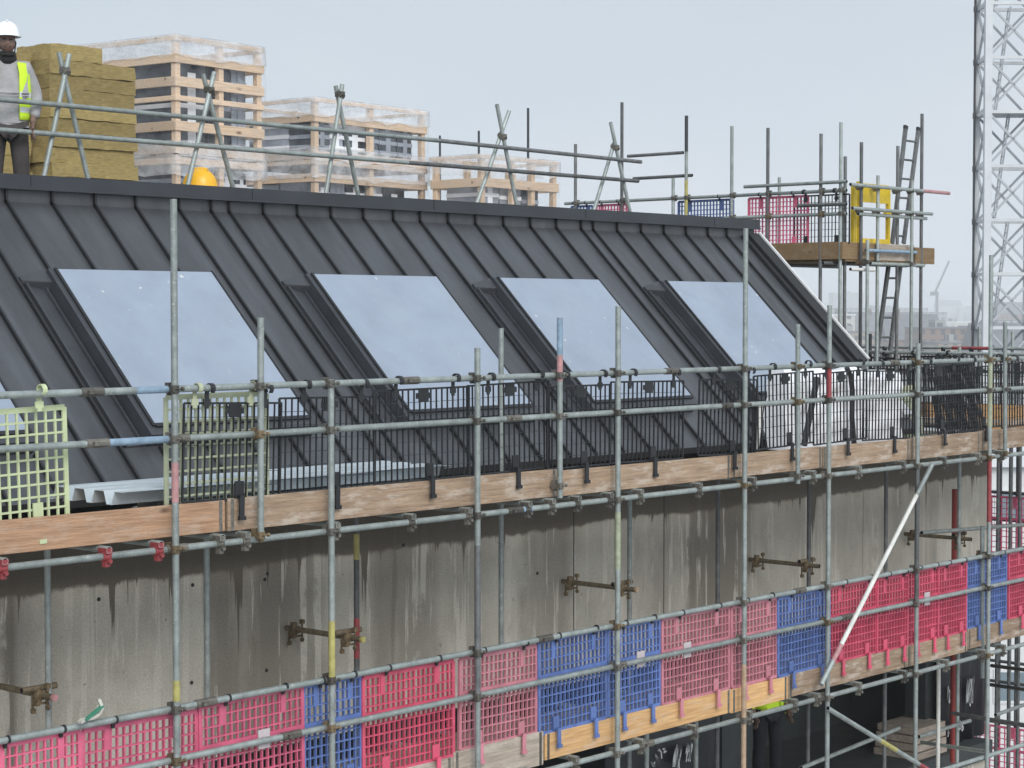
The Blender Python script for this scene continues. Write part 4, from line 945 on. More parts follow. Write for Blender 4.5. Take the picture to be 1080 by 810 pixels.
    for s in (1, -1):
        e.lathe([(.001, .006), (.008, .004), (.01, 0), (.008, -.004), (.001, -.006)], tuple(hc + V(.03 * s, -.087, .004)), 10, 1.1, .7)
        p_ = MB(); p_.lathe([(.001, .004), (.004, 0), (.001, -.004)], tuple(hc + V(.03 * s, -.094, .004)), 8); lpart('pupil', p_, 'hair', t)
        w_ = MB(); w_.bar(hc + V(.014 * s, -.098, .022), hc + V(.046 * s, -.086, .02), .008, .008); lpart('eyebrow', w_, 'hair', t)
    lpart('eye', e, 'eye', t)
    mo = MB(); mo.bar(hc + V(-.028, -.094, -.05), hc + V(.028, -.094, -.05), .01, .01); lpart('moustache', mo, 'hair', t)
    bd = MB(); prof = []
    for j in range(7):
        z = -.0 - .135 * j / 6
        for i in range(13):
            a = R(150 + 240 * i / 12) if False else R(180 + 180 * i / 12); k = 1 + (z + .02) * 1.6
            prof.append(hc + V(.083 * math.cos(a) * k, .104 * math.sin(a) * k - .014, z) )
    bd.add(prof, [(j * 13 + i, j * 13 + i + 1, (j + 1) * 13 + i + 1, (j + 1) * 13 + i) for j in range(6) for i in range(12) if not (j < 4 and 1 <= i <= 10) and not (j == 4 and 4 <= i <= 7)], True)
    bd.lathe([(.064, 1.455), (.078, 1.5), (.072, 1.55), (.06, 1.56)], (0, 0, 0), 16)
    o = lpart('beard', bd, 'hair', t); sm = o.modifiers.new('s', 'SOLIDIFY'); sm.thickness = .012; sm.offset = 1
    # sweater
    J2 = {'waist0': (V(0, 0, .9), (.185, .135)), 'waist': (V(0, 0, 1.02), (.19, .135)), 'belly': (V(0, -.005, 1.15), (.185, .135)), 'chest': (V(0, 0, 1.32), (.185, .13)), 'neck': (V(0, .01, 1.46), (.1, .085))}
    E2 = [('waist0', 'waist'), ('waist', 'belly'), ('belly', 'chest'), ('chest', 'neck')]
    for s in (1, -1):
        pr = 'chest'
        for i, ((x, y, z, _), r_) in enumerate(zip(arms[s][:3], (.082, .066, .05))): J2[f'a{s}{i}'] = (V(x * (1.04 if i == 0 else 1.05), y, z - (.01 if i == 0 else 0)), r_); E2.append((pr, f'a{s}{i}')); pr = f'a{s}{i}'
    skin('sweater', J2, E2, top, t, root=1)
    J3 = {'hip': (V(0, 0, .93), (.165, .13))}; E3 = []
    for s in (1, -1):
        pr = 'hip'
        for i, (x, y, z, r_) in enumerate(((.095 * s, 0, .84, .105), (.12 * s, -.015, .5, .083), (.13 * s, .01, .12, .075))): J3[f'l{s}{i}'] = (V(x, y, z), r_); E3.append((pr, f'l{s}{i}')); pr = f'l{s}{i}'
    skin('trousers', J3, E3, legs, t)
    for s in (1, -1):
        b = MB(); b.lathe([(.055, .16), (.06, .1), (.062, .03), (.06, 0)], (.13 * s, .01, 0), 14); b.hexa([V(.085 * s, -.22, 0), V(.19 * s, -.22, 0), V(.19 * s, .07, 0), V(.085 * s, .07, 0), V(.1 * s, -.2, .05), V(.175 * s, -.2, .05), V(.18 * s, .05, .11), V(.09 * s, .05, .11)]); lpart('boot', b, 'boot', t)
    # open hi-vis vest: two front panels, shoulders and a back
    v = MB()
    def torso(z, a):
        k = .2 + .006 - max(0, z - 1.36) * .35; d_ = .148 - max(0, z - 1.36) * .28
        return V(k * math.cos(a), d_ * math.sin(a) - .003, z)
    for a0, a1 in ((R(298), R(356)), (R(184), R(242)), (R(4), R(176))):
        nu, nv = 8, 10; g_ = [torso(.93 + .53 * j / nv, a0 + (a1 - a0) * i / nu) for j in range(nv + 1) for i in range(nu + 1)]
        v.add(g_, [(j * 9 + i, j * 9 + i + 1, (j + 1) * 9 + i + 1, (j + 1) * 9 + i) for j in range(nv) for i in range(nu)], True)
    o = lpart('hi_vis_vest', v, 'hivis', t); sm = o.modifiers.new('s', 'SOLIDIFY'); sm.thickness = .012; sm.offset = 1
    r_ = MB()
    for a0, a1 in ((R(298), R(356)), (R(184), R(242)), (R(4), R(176))):
        for z in (1.0, 1.14):
            g_ = [torso(z + .05 * j, a0 + (a1 - a0) * i / 8) * 1 for j in (0, 1) for i in range(9)]; g_ = [V(p.x * 1.07, p.y * 1.09, p.z) for p in g_]; r_.add(g_, [(i, i + 1, 9 + i + 1, 9 + i) for i in range(8)], True)
    lpart('reflective_tape', r_, 'reflect', o)
    h_ = lpart('hard_hat', hat(None, 'helmetw', scale=.86), 'helmetw', t, (0, -.008, 1.722)); 
    return t
pp = aD(9, 233, 18.6)
face = math.atan2(-pp.x, pp.y)                # turn local -y towards the camera
face = math.atan2(EYE.x - pp.x, -(EYE.y - pp.y))
person((pp.x, pp.y, ZR), face + R(4), 'bearded worker in white hard hat, grey sweater and open hi-vis vest behind the roof rail')
pq = aY(809, 790, 13.75)
person((pq.x, pq.y, H - 5.76), R(-20), 'worker in dark trousers and hi-vis in the dark storey, only legs showing', 'hivis', 'navy')

# ================================================================== STOREY BELOW
def scribble(seed, w_, h_, cols):
    rnd = random.Random(seed); b = MB()
    for c_ in range(cols):
        x0 = w_ * c_ / cols; pts = [(x0 + rnd.uniform(0, w_ / cols * .8), h_ * rnd.random()) for _ in range(6)]
        for (xa_, za_), (xb_, zb2) in zip(pts, pts[1:]): b.bar((xa_, -.004, za_), (xb_, -.004, zb2), .016, .003, (0, 1, 0))
    return b
def membrane(px0, px1, Y, z0, z1, lab, seed, marks):
    a, c_ = aY(px0, 790, Y), aY(px1, 790, Y); b = MB(); n_ = 14
    vs = [(a.x + (c_.x - a.x) * i / n_, Y + .03 * math.sin(i * 1.9 + k) , z) for k, z in enumerate((z0, (z0 + z1) / 2, z1)) for i in range(n_ + 1)]
    b.add(vs, [(k * (n_ + 1) + i, k * (n_ + 1) + i + 1, (k + 1) * (n_ + 1) + i + 1, (k + 1) * (n_ + 1) + i) for k in range(2) for i in range(n_)], True)
    o = link('membrane_sheet', b.mesh('membrane_sheet', 'membrane', (a.x, Y, z0)), None, (a.x, Y, z0)); tag(o, lab, 'membrane sheet'); sm = o.modifiers.new('s', 'SOLIDIFY'); sm.thickness = .006
    for k, (px, py, w_, h_, cols, rot_) in enumerate(marks):
        p = aY(px, py, Y - .05); s_ = scribble(seed + k, w_, h_, cols); lpart('marking', s_, 'chalk', o, (p.x - a.x, -.045, p.z - z0), (0, R(rot_), 0))
    return o
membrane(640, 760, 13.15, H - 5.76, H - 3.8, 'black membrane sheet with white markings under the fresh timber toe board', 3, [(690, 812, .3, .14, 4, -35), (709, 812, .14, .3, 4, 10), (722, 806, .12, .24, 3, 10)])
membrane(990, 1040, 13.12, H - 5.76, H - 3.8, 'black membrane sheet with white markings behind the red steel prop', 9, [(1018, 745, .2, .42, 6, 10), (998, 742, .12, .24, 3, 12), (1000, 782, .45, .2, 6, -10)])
b = MB(); p = aY(985, 785, 13.0)
for k in range(4): b.box((p.x - .5 + .03 * k, 12.95 + .02 * k, H - 5.76 + .1 * k), (p.x + .25 + .02 * k, 13.6, H - 5.76 + .085 + .1 * k))
o = link('board_pile', b.mesh('board_pile', 'woodgrey', (p.x, 13, H - 5.76)), None, (p.x, 13, H - 5.76)); tag(o, 'pile of grey boards in the dark storey left of the red prop', 'board pile')

# ================================================================== GABLE SIDE SCAFFOLD AND TOWER
GX = 23.2
ZP = H + .74                                  # platform level
GG = 'scaffold poles on the gable side'
def gpole(px, ytop, X, lab, zb, m='galv', bands=()):
    t = aX(px, ytop, X); bl = []
    for y0, y1, mm in bands:
        z0, z1 = aX(px, y0, X).z, aX(px, y1, X).z; bl.append(((z1 - zb) / (t.z - zb), (z0 - zb) / (t.z - zb), mm))
    return tube_thing('scaffold_pole', (X, t.y, zb), t, lab, 'scaffold pole', m, GG, bands=bl)
zter = H - 1.62
for px, yt, X, lab, m, bd in ((607, 152, GX, 'thin pole right of the smallest crate', 'darktube', ()), (656, 108, GX, 'tall pole beside the rightmost crossed guard frame', 'darktube', ()), (710, 188, GX, 'short pole left of the black topped one', 'galv', ()),
                       (724, 122, GX, 'black topped pole with a yellow foot above the ridge end', 'galv', ((122, 160, 'blackpaint'), (190, 232, 'yelpaint'))), (772, 133, GX, 'pole at the right edge of the far blue mesh guard', 'galv', ()),
                       (810, 135, GX, 'pole in front of the far pink mesh guard', 'darktube', ()), (822, 187, GX + 1.2, 'short pole through the middle of the far pink mesh guard', 'galv', ()), (866, 141, GX, 'dark pole before the far black mesh guard, down past the platform', 'darktube', ()),
                       (887, 129, GX, 'thick pale pole at the platform corner left of the yellow gate', 'galv', ()), (891.5, 165, GX + .2, 'short pole touching the platform corner pole', 'darktube', ()),
                       (557, 114, GX + 6, 'thin dark pole above the smallest crate', 'blackpaint', ()), (464, 143, GX + 9, 'thin dark pole between the middle and smallest crates', 'blackpaint', ()), (505, 138, GX + 8, 'thin dark pole left of the fourth crossed frame', 'blackpaint', ())):
    o = gpole(px, yt, X, lab, zter, m, bd)
    if X == GX:
        for z_ in (H + 1.66, H + 1.345): add_coupler(o, z_, 'y')
YP = 14.5
def py_(px, ytop, Y, lab, zb, m='galv', bands=()):
    t = aY(px, ytop, Y); return tube_thing('scaffold_pole', (t.x, Y, zb), t, lab, 'scaffold pole', m, GG)
for px, yt, Y, lab, m in ((908.6, 150, YP, 'pole crossing the left part of the yellow gate', 'darktube'), (915, 253, YP - .15, 'pale pole under the left of the platform front', 'galv'), (926, 185, YP, 'pole crossing the middle of the yellow gate', 'galv'), (947, 154, YP + .1, 'pole just left of the upper ladder', 'darktube'), (962, 190, YP - .06, 'pole crossing the right stile of the upper ladder', 'galv'), (972.5, 120, YP, 'tallest tower pole, right of the ladder', 'darktube')):
    o = py_(px, yt, Y, lab, zter, m)
    for z_ in (H + 1.72, H + 1.4, ZP - .05): 
        if z_ < aY(px, yt, Y).z: add_coupler(o, z_, 'x')
# rails along the gable
def grail(px0, px1, z, lab, X=GX + .05, m='galv', name='guardrail'):
    a, c_ = aX(px0, 200, X), aX(px1, 200, X); return tube_thing(name, (X, a.y, z), (X, c_.y, z), lab, 'guardrail', m, 'gable side guardrails')
grail(596, 893, H + 1.66, 'upper gable guardrail over the far blue and pink guards', m='galv'); grail(764, 893, H + 1.345, 'middle gable guardrail across the far pink guard', m='galv')
grail(785, 893, H + 1.77, 'top gable guardrail ending left above the far pink guard', X=GX - .05); grail(662, 720.5, H + 2.315, 'short high rail left of the black topped pole', m='darktube'); grail(668, 730, H + 1.98, 'short lower rail ending at the black topped pole', m='darktube')
grail(841, 893, H + 1.47, 'short dark rail across the far black guard', X=GX - .05, m='darktube')
# mesh guards along the gable
def gguard(px0, px1, m, lab, z1=H + 1.61, z0=ZP + .21):
    a, c_ = aX(px0, 220, GX + .11), aX(px1, 220, GX + .11); w_ = abs(a.y - c_.y)
    t = thing('mesh_guard', lab, 'mesh guard', (GX + .11, a.y, z1), (0, 0, R(-90)), 'mesh guards on the gable side')
    b = guard_mesh(w_, z1 - z0, int(w_ / .055), 11 if m != 'black' else 7, .012 if m != 'black' else .009); lpart('mesh_panel', b, m, t)
    for f in (.22, .78): link('hook', HK[m], t, (w_ * f, -.06, .05)); link('toe_clip', TB[m], t, (w_ * f, -.012, -(z1 - z0) + .01))
gguard(603, 625, 'blue', 'small far blue mesh guard right of the smallest crate'); gguard(629, 661, 'pink', 'far pink mesh guard behind the rightmost crossed frame'); gguard(716, 773, 'blue', 'far blue mesh guard above the ridge end'); gguard(790, 852, 'pink', 'far pink mesh guard above the gable platform'); gguard(838, 896, 'black', 'far black mesh guard left of the yellow gate')
# platform: boards, toe boards
Y_far = aX(598, 250, GX).y + .3
xq = aY(985, 265, YP).x
for k in range(8):
    x0 = GX + .05 + k * .23
    b = MB(); b.box((0, 0, 0), (.222, Y_far - YP - .05, .04)); o = link('platform_board', b.mesh('platform_board', 'woodbrown'), None, (x0, YP + .05, ZP - .04)); tag(o, f'board of the gable platform, {ORD[k]} from the roof side', 'scaffold board', 'boards of the gable platform')
for k, (ya, yb, x_) in enumerate(((YP + .1, YP + 1.45, 0), (YP + 1.46, Y_far, 0))):
    b = MB(); b.box((GX - .02, ya, ZP - .01), (GX + .02, yb, ZP + .225)); o = link('toe_board', b.mesh('toe_board', 'woodbrown', (GX, ya, ZP)), None, (GX, ya, ZP)); tag(o, ['brown toe board facing the roof edge on the gable platform', 'farther brown toe board on the gable platform'][k], 'toe board', 'toe boards of the gable platform')
for k, (xa_, xb_, m) in enumerate(((GX - .04, GX + .9, 'woodbrown'), (GX + .91, GX + 1.85, 'woodgrey'), (GX + 1.8, xq, 'woodbrown'))):
    yy = YP + .06 - (.05 if k == 2 else 0)
    b = MB(); b.box((xa_, yy - .02, ZP - .01 - (.03 if k == 2 else 0)), (xb_, yy + .02, ZP + .22 - (.03 if k == 2 else 0))); o = link('toe_board', b.mesh('toe_board', m, (xa_, yy, ZP)), None, (xa_, yy, ZP)); tag(o, ['brown toe board below the yellow gate', 'greyer toe board below the ladder', 'reddish brown board end sticking out right of the tower'][k], 'toe board', 'toe boards of the gable platform')
for k, (pa, pb, py, m, lab) in enumerate(((913, 966, 264, 'bluepaint', 'blue tube along the tower platform edge'), (897, 922, 284, 'whitetube', 'short white tube under the tower platform'), (918, 974, 278, 'galv', 'pale tube under the right of the tower platform'), (899, 983, 219.5, 'galv', 'middle tower rail crossing the yellow gate'), (905, 977, 225.5, 'galv', 'lower tower rail crossing the yellow gate'), (897, 1001, 194.5, 'galv', 'top tower rail with a red right end'))):
    yy = YP - .03 - .05 * (k % 2); a = aY(pa, py, yy); c_ = aY(pb, py, yy)
    tube_thing('platform_tube', (a.x, yy, a.z), (c_.x, yy, a.z), lab, 'tube', m, 'tubes of the ladder tower', bands=[(.72, 1, 'pinkpaint')] if k == 5 else ())
tube_px(930, 200, 983, 222, YP + .4, 'slanting reddish tube behind the tower ladder', 'pinkpaint', cat='tube', name='platform_tube') if False else None
for k in range(5):                            # transoms under the platform
    yy = YP + .25 + k * 1.1; tube_thing('transom', (GX - .2, yy, ZP - .065), (GX + 2.0, yy, ZP - .065), f'transom under the gable platform, {ORD[k]} from the tower front', 'transom tube', 'darktube', 'transoms under the gable platform')
# ladders
def ladder(l0, l1, r0, r1, Y, lab, nr, m='galv'):
    a, b_ = aY(*l0, Y), aY(*l1, Y); c_, d_ = aY(*r0, Y), aY(*r1, Y)
    t = thing('ladder', lab, 'ladder', b_, group='ladders of the tower')
    for i, (p, q) in enumerate(((a, b_), (c_, d_))):
        s_ = MB(); s_.bar(p, q, .07, .035, (0, 1, 0)); part('stile', s_, m, t)
        e = MB(); e.bar(p, p + (p - q).normalized() * .05, .076, .04, (0, 1, 0)); part('end_cap', e, 'black', t)
    for i in range(nr):
        f = (i + .6) / nr; r_ = MB(); r_.tube(a.lerp(b_, f), c_.lerp(d_, f), .016, 8); part('rung', r_, m, t)
ladder((955, 136, ), (941, 257), (968.5, 138), (953, 257), YP + .35, 'upper tower ladder above the platform, its head sticking up', 6, 'darktube')
ladder((937, 281), (923, 385), (949.5, 281), (937, 385), YP + .3, 'lower tower ladder below the platform', 5, 'darktube')
# yellow gate
t0 = aY(899, 253, YP + .15); t1 = aY(940, 193, YP + .15)
gt = thing('safety_gate', 'yellow framed safety gate with a solid top panel on the tower platform', 'gate', (t0.x, YP + .15, ZP + .2))
def gb(a, c_, nm): b = MB(); b.box(a, c_); lpart(nm, b, 'gold', gt)
W_ = t1.x - t0.x; Hh = t1.z - (ZP + .2)
gb((0, -.02, 0), (.09, .03, Hh - .05), 'frame_post'); gb((.14, -.02, 0), (.18, .03, Hh - .02), 'frame_post'); gb((W_ - .1, -.02, 0), (W_ - .05, .03, Hh - .05), 'frame_post')
gb((.18, -.018, Hh - .3), (W_ - .1, .0, Hh - .04), 'solid_panel'); gb((.18, -.018, .01), (W_ - .1, .02, .09), 'bottom_rail'); gb((W_ - .16, -.03, Hh * .45), (W_ - .04, .03, Hh * .55), 'latch')

# return lift beyond the gable (outer plane) at the upper deck level
OX = 26.5
def oguard(y_hi, w_, m, lab, z1, z0, nx, ny=7):
    t = thing('mesh_guard', lab, 'mesh guard', (OX - .11, y_hi, z1), (0, 0, R(-90)), 'mesh guards of the far return')
    lpart('mesh_panel', guard_mesh(w_, z1 - z0, int(nx * .8), ny, .011), m, t)
    for f in (.22, .78): link('hook', HK[m], t, (w_ * f, .06, .06))
for k in range(9):
    oguard(18.6 - k * 1.0, .96, 'black', f'black mesh guard on the far return behind the roof edge, {ORD[k]} from the far end', H - .6, H - 1.34, 20)
for z, labs, m, bd in ((H - .52, 'top rail of the far return with a red painted end', 'galv', ((.5, .56, 'redpaint'),)), (H - .86, 'middle rail of the far return', 'darktube', ()), (H - 1.6, 'ledger of the far return', 'darktube', ())):
    tube_thing('guardrail', (OX - .05, 20, z), (OX - .05, 9.4, z), labs, 'guardrail', m, 'far return rails', bands=bd)
for k, (ya, yb, m) in enumerate(((18.9, 15.1, 'woodbrown'), (15.08, 13.2, 'woodlight'), (13.18, 9.6, 'woodtan'))):
    b = MB(); b.box((OX - .14, yb, H - 1.56), (OX - .1, ya, H - 1.335)); o = link('toe_board', b.mesh('toe_board', m, (OX, yb, H - 1.5)), None, (OX, yb, H - 1.5)); tag(o, ['dark toe board of the far return behind the white bundle', 'yellowish toe board of the far return left of the wall corner pole', 'tan toe board of the far return at the picture edge'][k], 'toe board', 'toe boards of the far return')
for k in range(5):
    b = MB(); b.box((0, 0, 0), (.222, 9.4, .038)); o = link('deck_board', b.mesh('deck_board', 'deck'), None, (OX - .38 - k * .232, 9.5, H - 1.61)); tag(o, f'deck board of the far return, {ORD[k]} from its outer side', 'scaffold board', 'boards of the far return')
for k, (px, yt, lab) in enumerate(((935, 540, 0), (1033, 345, 'pole of the far return left of the wall corner pole'), (1068, 350, 'thin pole of the far return near the right edge'), (1056, 430, 'dark pole of the far return beyond the wall corner'), (1074, 430, 'dark pole of the far return at the picture edge'))):
    if not lab: continue
    t = aX(px, yt, OX); tube_thing('scaffold_pole', (OX, t.y, 0), t, lab, 'scaffold pole', 'darktube' if k > 2 else 'galv', 'far return poles')
for z, lab, m in ((H - 2.62, 'dark rail of the far return below the deck, upper', 'darktube'), (H - 3.02, 'dark rail of the far return below the deck, lower', 'darktube'), (H - 5.1, 'dark rail of the far return two lifts down, upper', 'darktube'), (H - 5.4, 'dark rail of the far return two lifts down, lower', 'darktube'), (H - 6.0, 'rail over the lowest pink guards of the far return', 'darktube')):
    tube_thing('guardrail', (OX - .05, 19, z), (OX - .05, 9.4, z), lab, 'guardrail', m, 'far return lower rails')
for k in range(6):
    oguard(15.4 - k * 1.0, .96, 'pink', f'pink mesh guard of the far return below the deck, {ORD[k]} from the far end', H - 2.68, H - 3.5, 16, 11)
    oguard(15.4 - k * 1.0, .96, 'pink', f'pink mesh guard of the far return two lifts down, {ORD[k]} from the far end', H - 6.05, H - 6.9, 16, 11)

# clutter on the terrace between the roof edge and the far return
zt = H - 1.62
for k in range(2):
    t = thing('mesh_guard', f'black mesh guard leaning in the stack right of the white bundle, {ORD[k]} from the front', 'mesh guard', (21.35 + k * .07, 12.1 + k * .13, zt + 1.0 + .04 * (k % 3)), (R(-9 - k), R(random.uniform(-4, 4)), R(random.uniform(-6, 6))), 'stacked black mesh guards on the terrace')
    lpart('mesh_panel', guard_mesh(1.05, 1.0, 17, 9, .012), 'black', t)
    for f in (.22, .78): link('hook', HK['black'], t, (1.05 * f, -.02, .05))
for k in range(4):
    t = thing('mesh_guard', f'black mesh guard standing across the terrace, {ORD[k]} from the wall side', 'mesh guard', (24.7, 17.6 - k * 1.02, zt + 1.0), (0, R(random.uniform(-2, 2)), R(-90)), 'black mesh guards across the terrace')
    lpart('mesh_panel', guard_mesh(.98, .98, 16, 9, .012), 'black', t)
    for f in (.22, .78): link('hook', HK['black'], t, (.98 * f, -.02, .05))
for k in range(5):
    b = MB(); b.box((0, 0, 0), (2.3 - .1 * k, .22, .045)); o = link('scaffold_board', b.mesh('scaffold_board', 'woodlight' if k % 2 else 'woodtan'), None, (22.5 + .05 * k, 12.05 + .03 * (k % 2), zt + .002 + k * .048), (0, 0, R(random.uniform(-3, 3)))); tag(o, f'loose yellowish board piled on the terrace behind the mesh guards, {ORD[k]} from the bottom', 'scaffold board', 'loose boards on the terrace')
b = MB(); b.box((0, 0, 0), (.6, .06, .7)); b.box((.05, -.02, .1), (.55, 0, .14)); b.box((.05, -.02, .5), (.55, 0, .54)); o = link('green_panel', b.mesh('green_panel', 'olive'), None, (22.15, 12.95, zt), (R(-8), 0, R(8))); tag(o, 'pale green plastic panel propped behind the stacked black guards', 'panel')
for k, (px, yt) in enumerate(((918, 352), (990, 372), (1012, 366), (1024, 380))):
    X_ = (24.75, 24.75, 25.3, 25.3)[k]; t = aX(px, yt, X_); tube_thing('scaffold_pole', (X_, t.y, zt), t, ['dark pole on the terrace behind the roof edge', 'dark pole on the terrace left of the wall corner pole', 'pale pole on the terrace behind the black guards', 'thin dark pole on the terrace near the red rail end'][k], 'scaffold pole', 'galv' if k == 2 else 'darktube', 'poles on the terrace')
for k, z in enumerate((zt + 1.06, zt + .55)):
    tube_thing('guardrail', (24.7, 18, z), (24.7, 11.4, z), ['upper rail across the terrace behind the stacked guards', 'lower rail across the terrace behind the stacked guards'][k], 'guardrail', 'galv' if k == 0 else 'darktube', 'rails across the terrace')
for k, (xa_, ya_, xb_, yb_) in enumerate(((1046, 590, 1090, 604), (1046, 702, 1092, 708), (1044, 722, 1092, 729), (1046, 640, 1094, 628))):
    tube_px(xa_, ya_, xb_, yb_, YI + .3, ['dark cross tube right of the wall corner, topmost', 'dark cross tube right of the red prop, upper', 'dark cross tube right of the red prop, lower', 'dark tube rising to the right edge past the wall corner'][k], 'darktube', cat='tube', name='cross_tube', Y1=YF + .4)
for k, px in enumerate((1053, 1066, 1076)):
    t = aX(px, 480, 25.4); tube_thing('scaffold_pole', (25.4, t.y, 0), (25.4, t.y, H - 1.66), ['dark pole below the deck just right of the wall corner', 'dark pole below the deck near the right edge', 'dark pole below the deck at the very right edge'][k], 'scaffold pole', 'darktube', 'poles under the far return')

# ================================================================== CRANE MAST
def mast():
    c0 = aD(1040, 330, 84); t = thing('crane_mast', 'white lattice crane mast with a dark hanging cable at the right edge', 'crane mast', (c0.x, c0.y, 0), (0, 0, R(-48.5) + R(0)))
    # local x along the visible broad face, y away
    W_, D_ = 2.15, 1.9; top = 62; bay = 2.27
    for x in (0, W_):
        for y in (0, D_):
            b = MB(); g_ = .15 if (x, y) == (0, 0) else .1; b.box((x - g_, y - g_, 0), (x + g_, y + g_, top)); lpart('leg', b, 'mast', t)
    n_ = int(top / bay); z0 = 20 + (330 - 8) / F * 84 - 40 * bay
    z0 = ((20 + (330 - 62) / F * 84) % bay)
    for i in range(n_):
        z = z0 + i * bay; zz = z + bay; b, br = MB(), MB()
        for p, q in (((0, 0), (W_, 0)), ((0, D_), (W_, D_)), ((0, 0), (0, D_)), ((W_, 0), (W_, D_))):
            b.bar((p[0], p[1], z), (q[0], q[1], z), .13, .13)
            if zz < top: br.bar((p[0], p[1], z), (q[0], q[1], zz), .09, .09); br.bar((q[0], q[1], z), (p[0], p[1], zz), .09, .09)
        lpart('cross_frame', b, 'mast', t)
        if br.v: lpart('bracing', br, 'mastgrey', t)
    for i in range(0, n_ - 1, 2):             # ladders inside
        z = z0 + i * bay; l_ = MB()
        p0, p1 = Vector((.55, .9, z)), Vector((1.15, .9, z + 2 * bay)); off = Vector((0, .4, 0))
        l_.bar(p0, p1, .06, .05); l_.bar(p0 + off, p1 + off, .06, .05)
        for j in range(14): q = p0.lerp(p1, (j + .5) / 14); l_.bar(q, q + off, .03, .03)
        lpart('ladder', l_, 'mastgrey', t)
        if i % 4 == 0: f_ = MB(); f_.box((.1, .1, z - .06), (W_ - .1, D_ - .1, z)); lpart('landing', f_, 'mastgrey', t)
    q = MB(); q.tube((-.16, D_ - .16, 0), (-.16, D_ - .16, top), .05, 8)
    for i in range(n_): q.tube((-.16, D_ - .16, z0 + i * bay - .12), (-.16, D_ - .16, z0 + i * bay + .12), .075, 8)
    lpart('cable', q, 'cable', t)
mast()

# ================================================================== TOWN
def facade(name, wall, win, sx_, sz_):
    m = bpy.data.materials.new(name); m.use_nodes = True; nt = m.node_tree; N = nt.nodes; L = nt.links; b = N['Principled BSDF']; b.inputs['Roughness'].default_value = .8
    tc = N.new('ShaderNodeTexCoord'); s = N.new('ShaderNodeSeparateXYZ'); L.new(tc.outputs['Object'], s.inputs[0])
    def frac(v, k, lo):
        a = N.new('ShaderNodeMath'); a.operation = 'MULTIPLY'; a.inputs[1].default_value = k; L.new(v, a.inputs[0]); f = N.new('ShaderNodeMath'); f.operation = 'FRACT'; L.new(a.outputs[0], f.inputs[0])
        g_ = N.new('ShaderNodeMath'); g_.operation = 'GREATER_THAN'; g_.inputs[1].default_value = lo; L.new(f.outputs[0], g_.inputs[0]); return g_.outputs[0]
    ad = N.new('ShaderNodeMath'); L.new(s.outputs[0], ad.inputs[0]); L.new(s.outputs[1], ad.inputs[1])
    mu = N.new('ShaderNodeMath'); mu.operation = 'MULTIPLY'; L.new(frac(ad.outputs[0], 1 / sx_, .55), mu.inputs[0]); L.new(frac(s.outputs[2], 1 / sz_, .5), mu.inputs[1])
    x = N.new('ShaderNodeMix'); x.data_type = 'RGBA'; L.new(mu.outputs[0], x.inputs[0]); x.inputs[6].default_value = (*wall, 1); x.inputs[7].default_value = (*win, 1); L.new(x.outputs[2], b.inputs['Base Color']); return m
FC = [facade('brick facade', (.2, .13, .1), (.05, .055, .06), 3, 3), facade('pale facade', (.45, .43, .4), (.1, .11, .13), 3.5, 3.2), facade('grey facade', (.28, .28, .27), (.08, .09, .1), 4, 3.4), facade('tan facade', (.3, .24, .19), (.07, .07, .08), 2.8, 3)]
M['slate'] = mat('grey roof', (.14, .14, .15), .8, 0, .2, .3); M['palero'] = mat('pale roof', (.62, .64, .66), .6, 0, .1, .3)
def town_house(px, D, w_, d_, h_, fm, lab, pitched=False, roofm='slate', rz_=None):
    D *= 2; w_ *= 2; d_ *= 2; h_ = 20 + 2 * (h_ - 20)
    p = aD(px, 330, D); o_ = thing('town_building', lab, 'building', (p.x, p.y, 0), (0, 0, R(-48.5) if rz_ is None else rz_), 'buildings of the hazy town')
    b = MB(); b.box((-w_ / 2, 0, 0), (w_ / 2, d_, h_)); lpart('wall', b, FC[fm], o_)
    b = MB()
    if pitched:
        b.add([(-w_ / 2 - .4, -.4, h_), (w_ / 2 + .4, -.4, h_), (w_ / 2 + .4, d_ + .4, h_), (-w_ / 2 - .4, d_ + .4, h_), (-w_ / 2 - .4, d_ / 2, h_ + d_ * .35), (w_ / 2 + .4, d_ / 2, h_ + d_ * .35)], [(0, 1, 5, 4), (2, 3, 4, 5), (0, 4, 3), (1, 2, 5), (3, 2, 1, 0)])
        r_ = lpart('roof', b, roofm, o_)
        k = MB(); k.box((-w_ * .25, d_ * .4, h_ + 1), (-w_ * .25 + 1.2, d_ * .4 + .8, h_ + d_ * .35 + 1.6)); lpart('chimney', k, FC[0], r_)
    else:
        b.box((-w_ / 2 - .3, -.3, h_), (w_ / 2 + .3, d_ + .3, h_ + .5)); r_ = lpart('roof', b, roofm, o_)
        k = MB(); k.box((-w_ * .1, d_ * .3, h_ + .5), (w_ * .12, d_ * .7, h_ + 2.6)); lpart('plant_room', k, FC[2], r_)
    return o_
town_house(997, 300, 7.5, 12, 17.6, 0, 'hazy brown block right of the tower poles, lower part stepped')
town_house(1010, 290, 5.5, 10, 15.5, 3, 'hazy brown lean-to block beside the stepped brown one')
town_house(966, 320, 9, 12, 15.6, 0, 'low hazy brown row seen behind the lower ladder', True)
town_house(1000, 560, 36, 30, 17.2, 1, 'long low building with a pale flat roof behind the brown blocks', False, 'palero')
town_house(888, 380, 5, 8, 19.5, 1, 'hazy whitish block just right of the roof edge', False, 'palero')
town_house(897, 350, 8, 10, 16.5, 3, 'hazy pinkish block right of the roof edge')
town_house(878, 420, 6, 8, 18.6, 1, 'narrow pale hazy block touching the roof edge')
town_house(895, 1300, 20, 20, 33, 2, 'faint far tower block above the roof edge')
town_house(932, 900, 40, 20, 22, 2, 'faint far slab block behind the lower ladder')
town_house(960, 700, 26, 20, 20, 2, 'faint grey block behind the tallest tower pole')
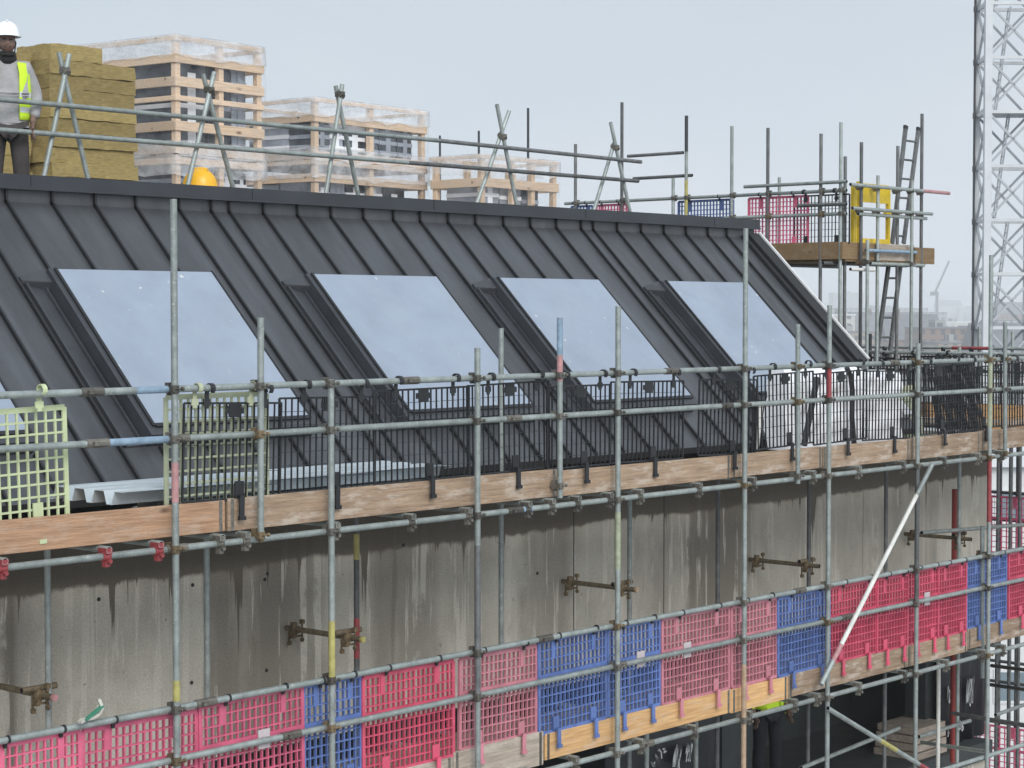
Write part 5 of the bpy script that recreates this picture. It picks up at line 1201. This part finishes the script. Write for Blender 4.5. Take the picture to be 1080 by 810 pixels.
town_house(1055, 420, 12, 12, 17, 3, 'hazy block seen through the crane mast')
town_house(1075, 260, 10, 12, 14.5, 0, 'brown block behind the foot of the crane mast', True)
town_house(940, 430, 16, 12, 16, 0, 'hazy brown terrace behind the tower foot', True)
town_house(918, 470, 10, 10, 17.8, 2, 'hazy grey block left of the lower ladder')
town_house(1120, 500, 30, 14, 18, 1, 'pale block beyond the right edge of the picture')
rr = random.Random(8)
words = ['pale', 'brown', 'grey', 'tan']
for k in range(14):
    fm = rr.randrange(4); px = 850 + k * 17 + rr.uniform(-5, 5); D = rr.uniform(520, 1500)
    town_house(px, D, rr.uniform(12, 30), rr.uniform(10, 16), min(20 + (330 - rr.uniform(322, 340)) / F * D, 26), fm, f'faint far {["brick", "pale", "grey", "tan"][fm]} block in the haze, {ORD[k]} from left along the skyline', rr.random() < .5)
# near pale building right of the wall corner
p = aD(1075, 500, 66); nb = thing('neighbour_building', 'white building with a window band seen past the wall corner at right', 'building', (p.x, p.y, 0), (0, 0, R(-48.5)))
hN = aD(1075, 492, 66).z
M['render'] = mat('white render', (.6, .61, .6), .8, 0, .1, .5); M['winglass'] = mat('blue grey glass', (.16, .21, .24), .15, 0, .2, .5)
b = MB(); b.box((-1.2, 0, 0), (14, 12, hN)); lpart('wall', b, 'render', nb)
b = MB(); b.box((-1.5, -.3, hN), (14.3, 12.3, hN + .35)); lpart('roof', b, 'palero', nb)
for j in range(3):
    for i in range(7):
        f = MB(); f.box((-.8 + i * 2, -.05, hN - 1.9 - j * 3), (.6 + i * 2, -.002, hN - .75 - j * 3)); wn = lpart('window', f, 'whitemetal', nb)
        f = MB(); f.box((-.7 + i * 2, -.06, hN - 1.8 - j * 3), (.5 + i * 2, -.051, hN - .85 - j * 3)); lpart('pane', f, 'winglass', wn)
# far luffing crane
p = aD(988, 330, 1500); tc_ = thing('tower_crane', 'tiny faint luffing crane in the haze above the town', 'crane', (p.x, p.y, 0), (0, 0, R(-48.5)))
b = MB(); b.box((-.9, -.9, 0), (.9, .9, 34)); lpart('mast', b, 'cable', tc_)
b = MB(); b.bar((-2, 0, 34), (9, 0, 59), 1.3, 1.3, (0, 1, 0)); lpart('jib', b, 'cable', tc_)
b = MB(); b.box((-5, -1, 33), (1, 1, 36)); lpart('cab', b, 'cable', tc_)
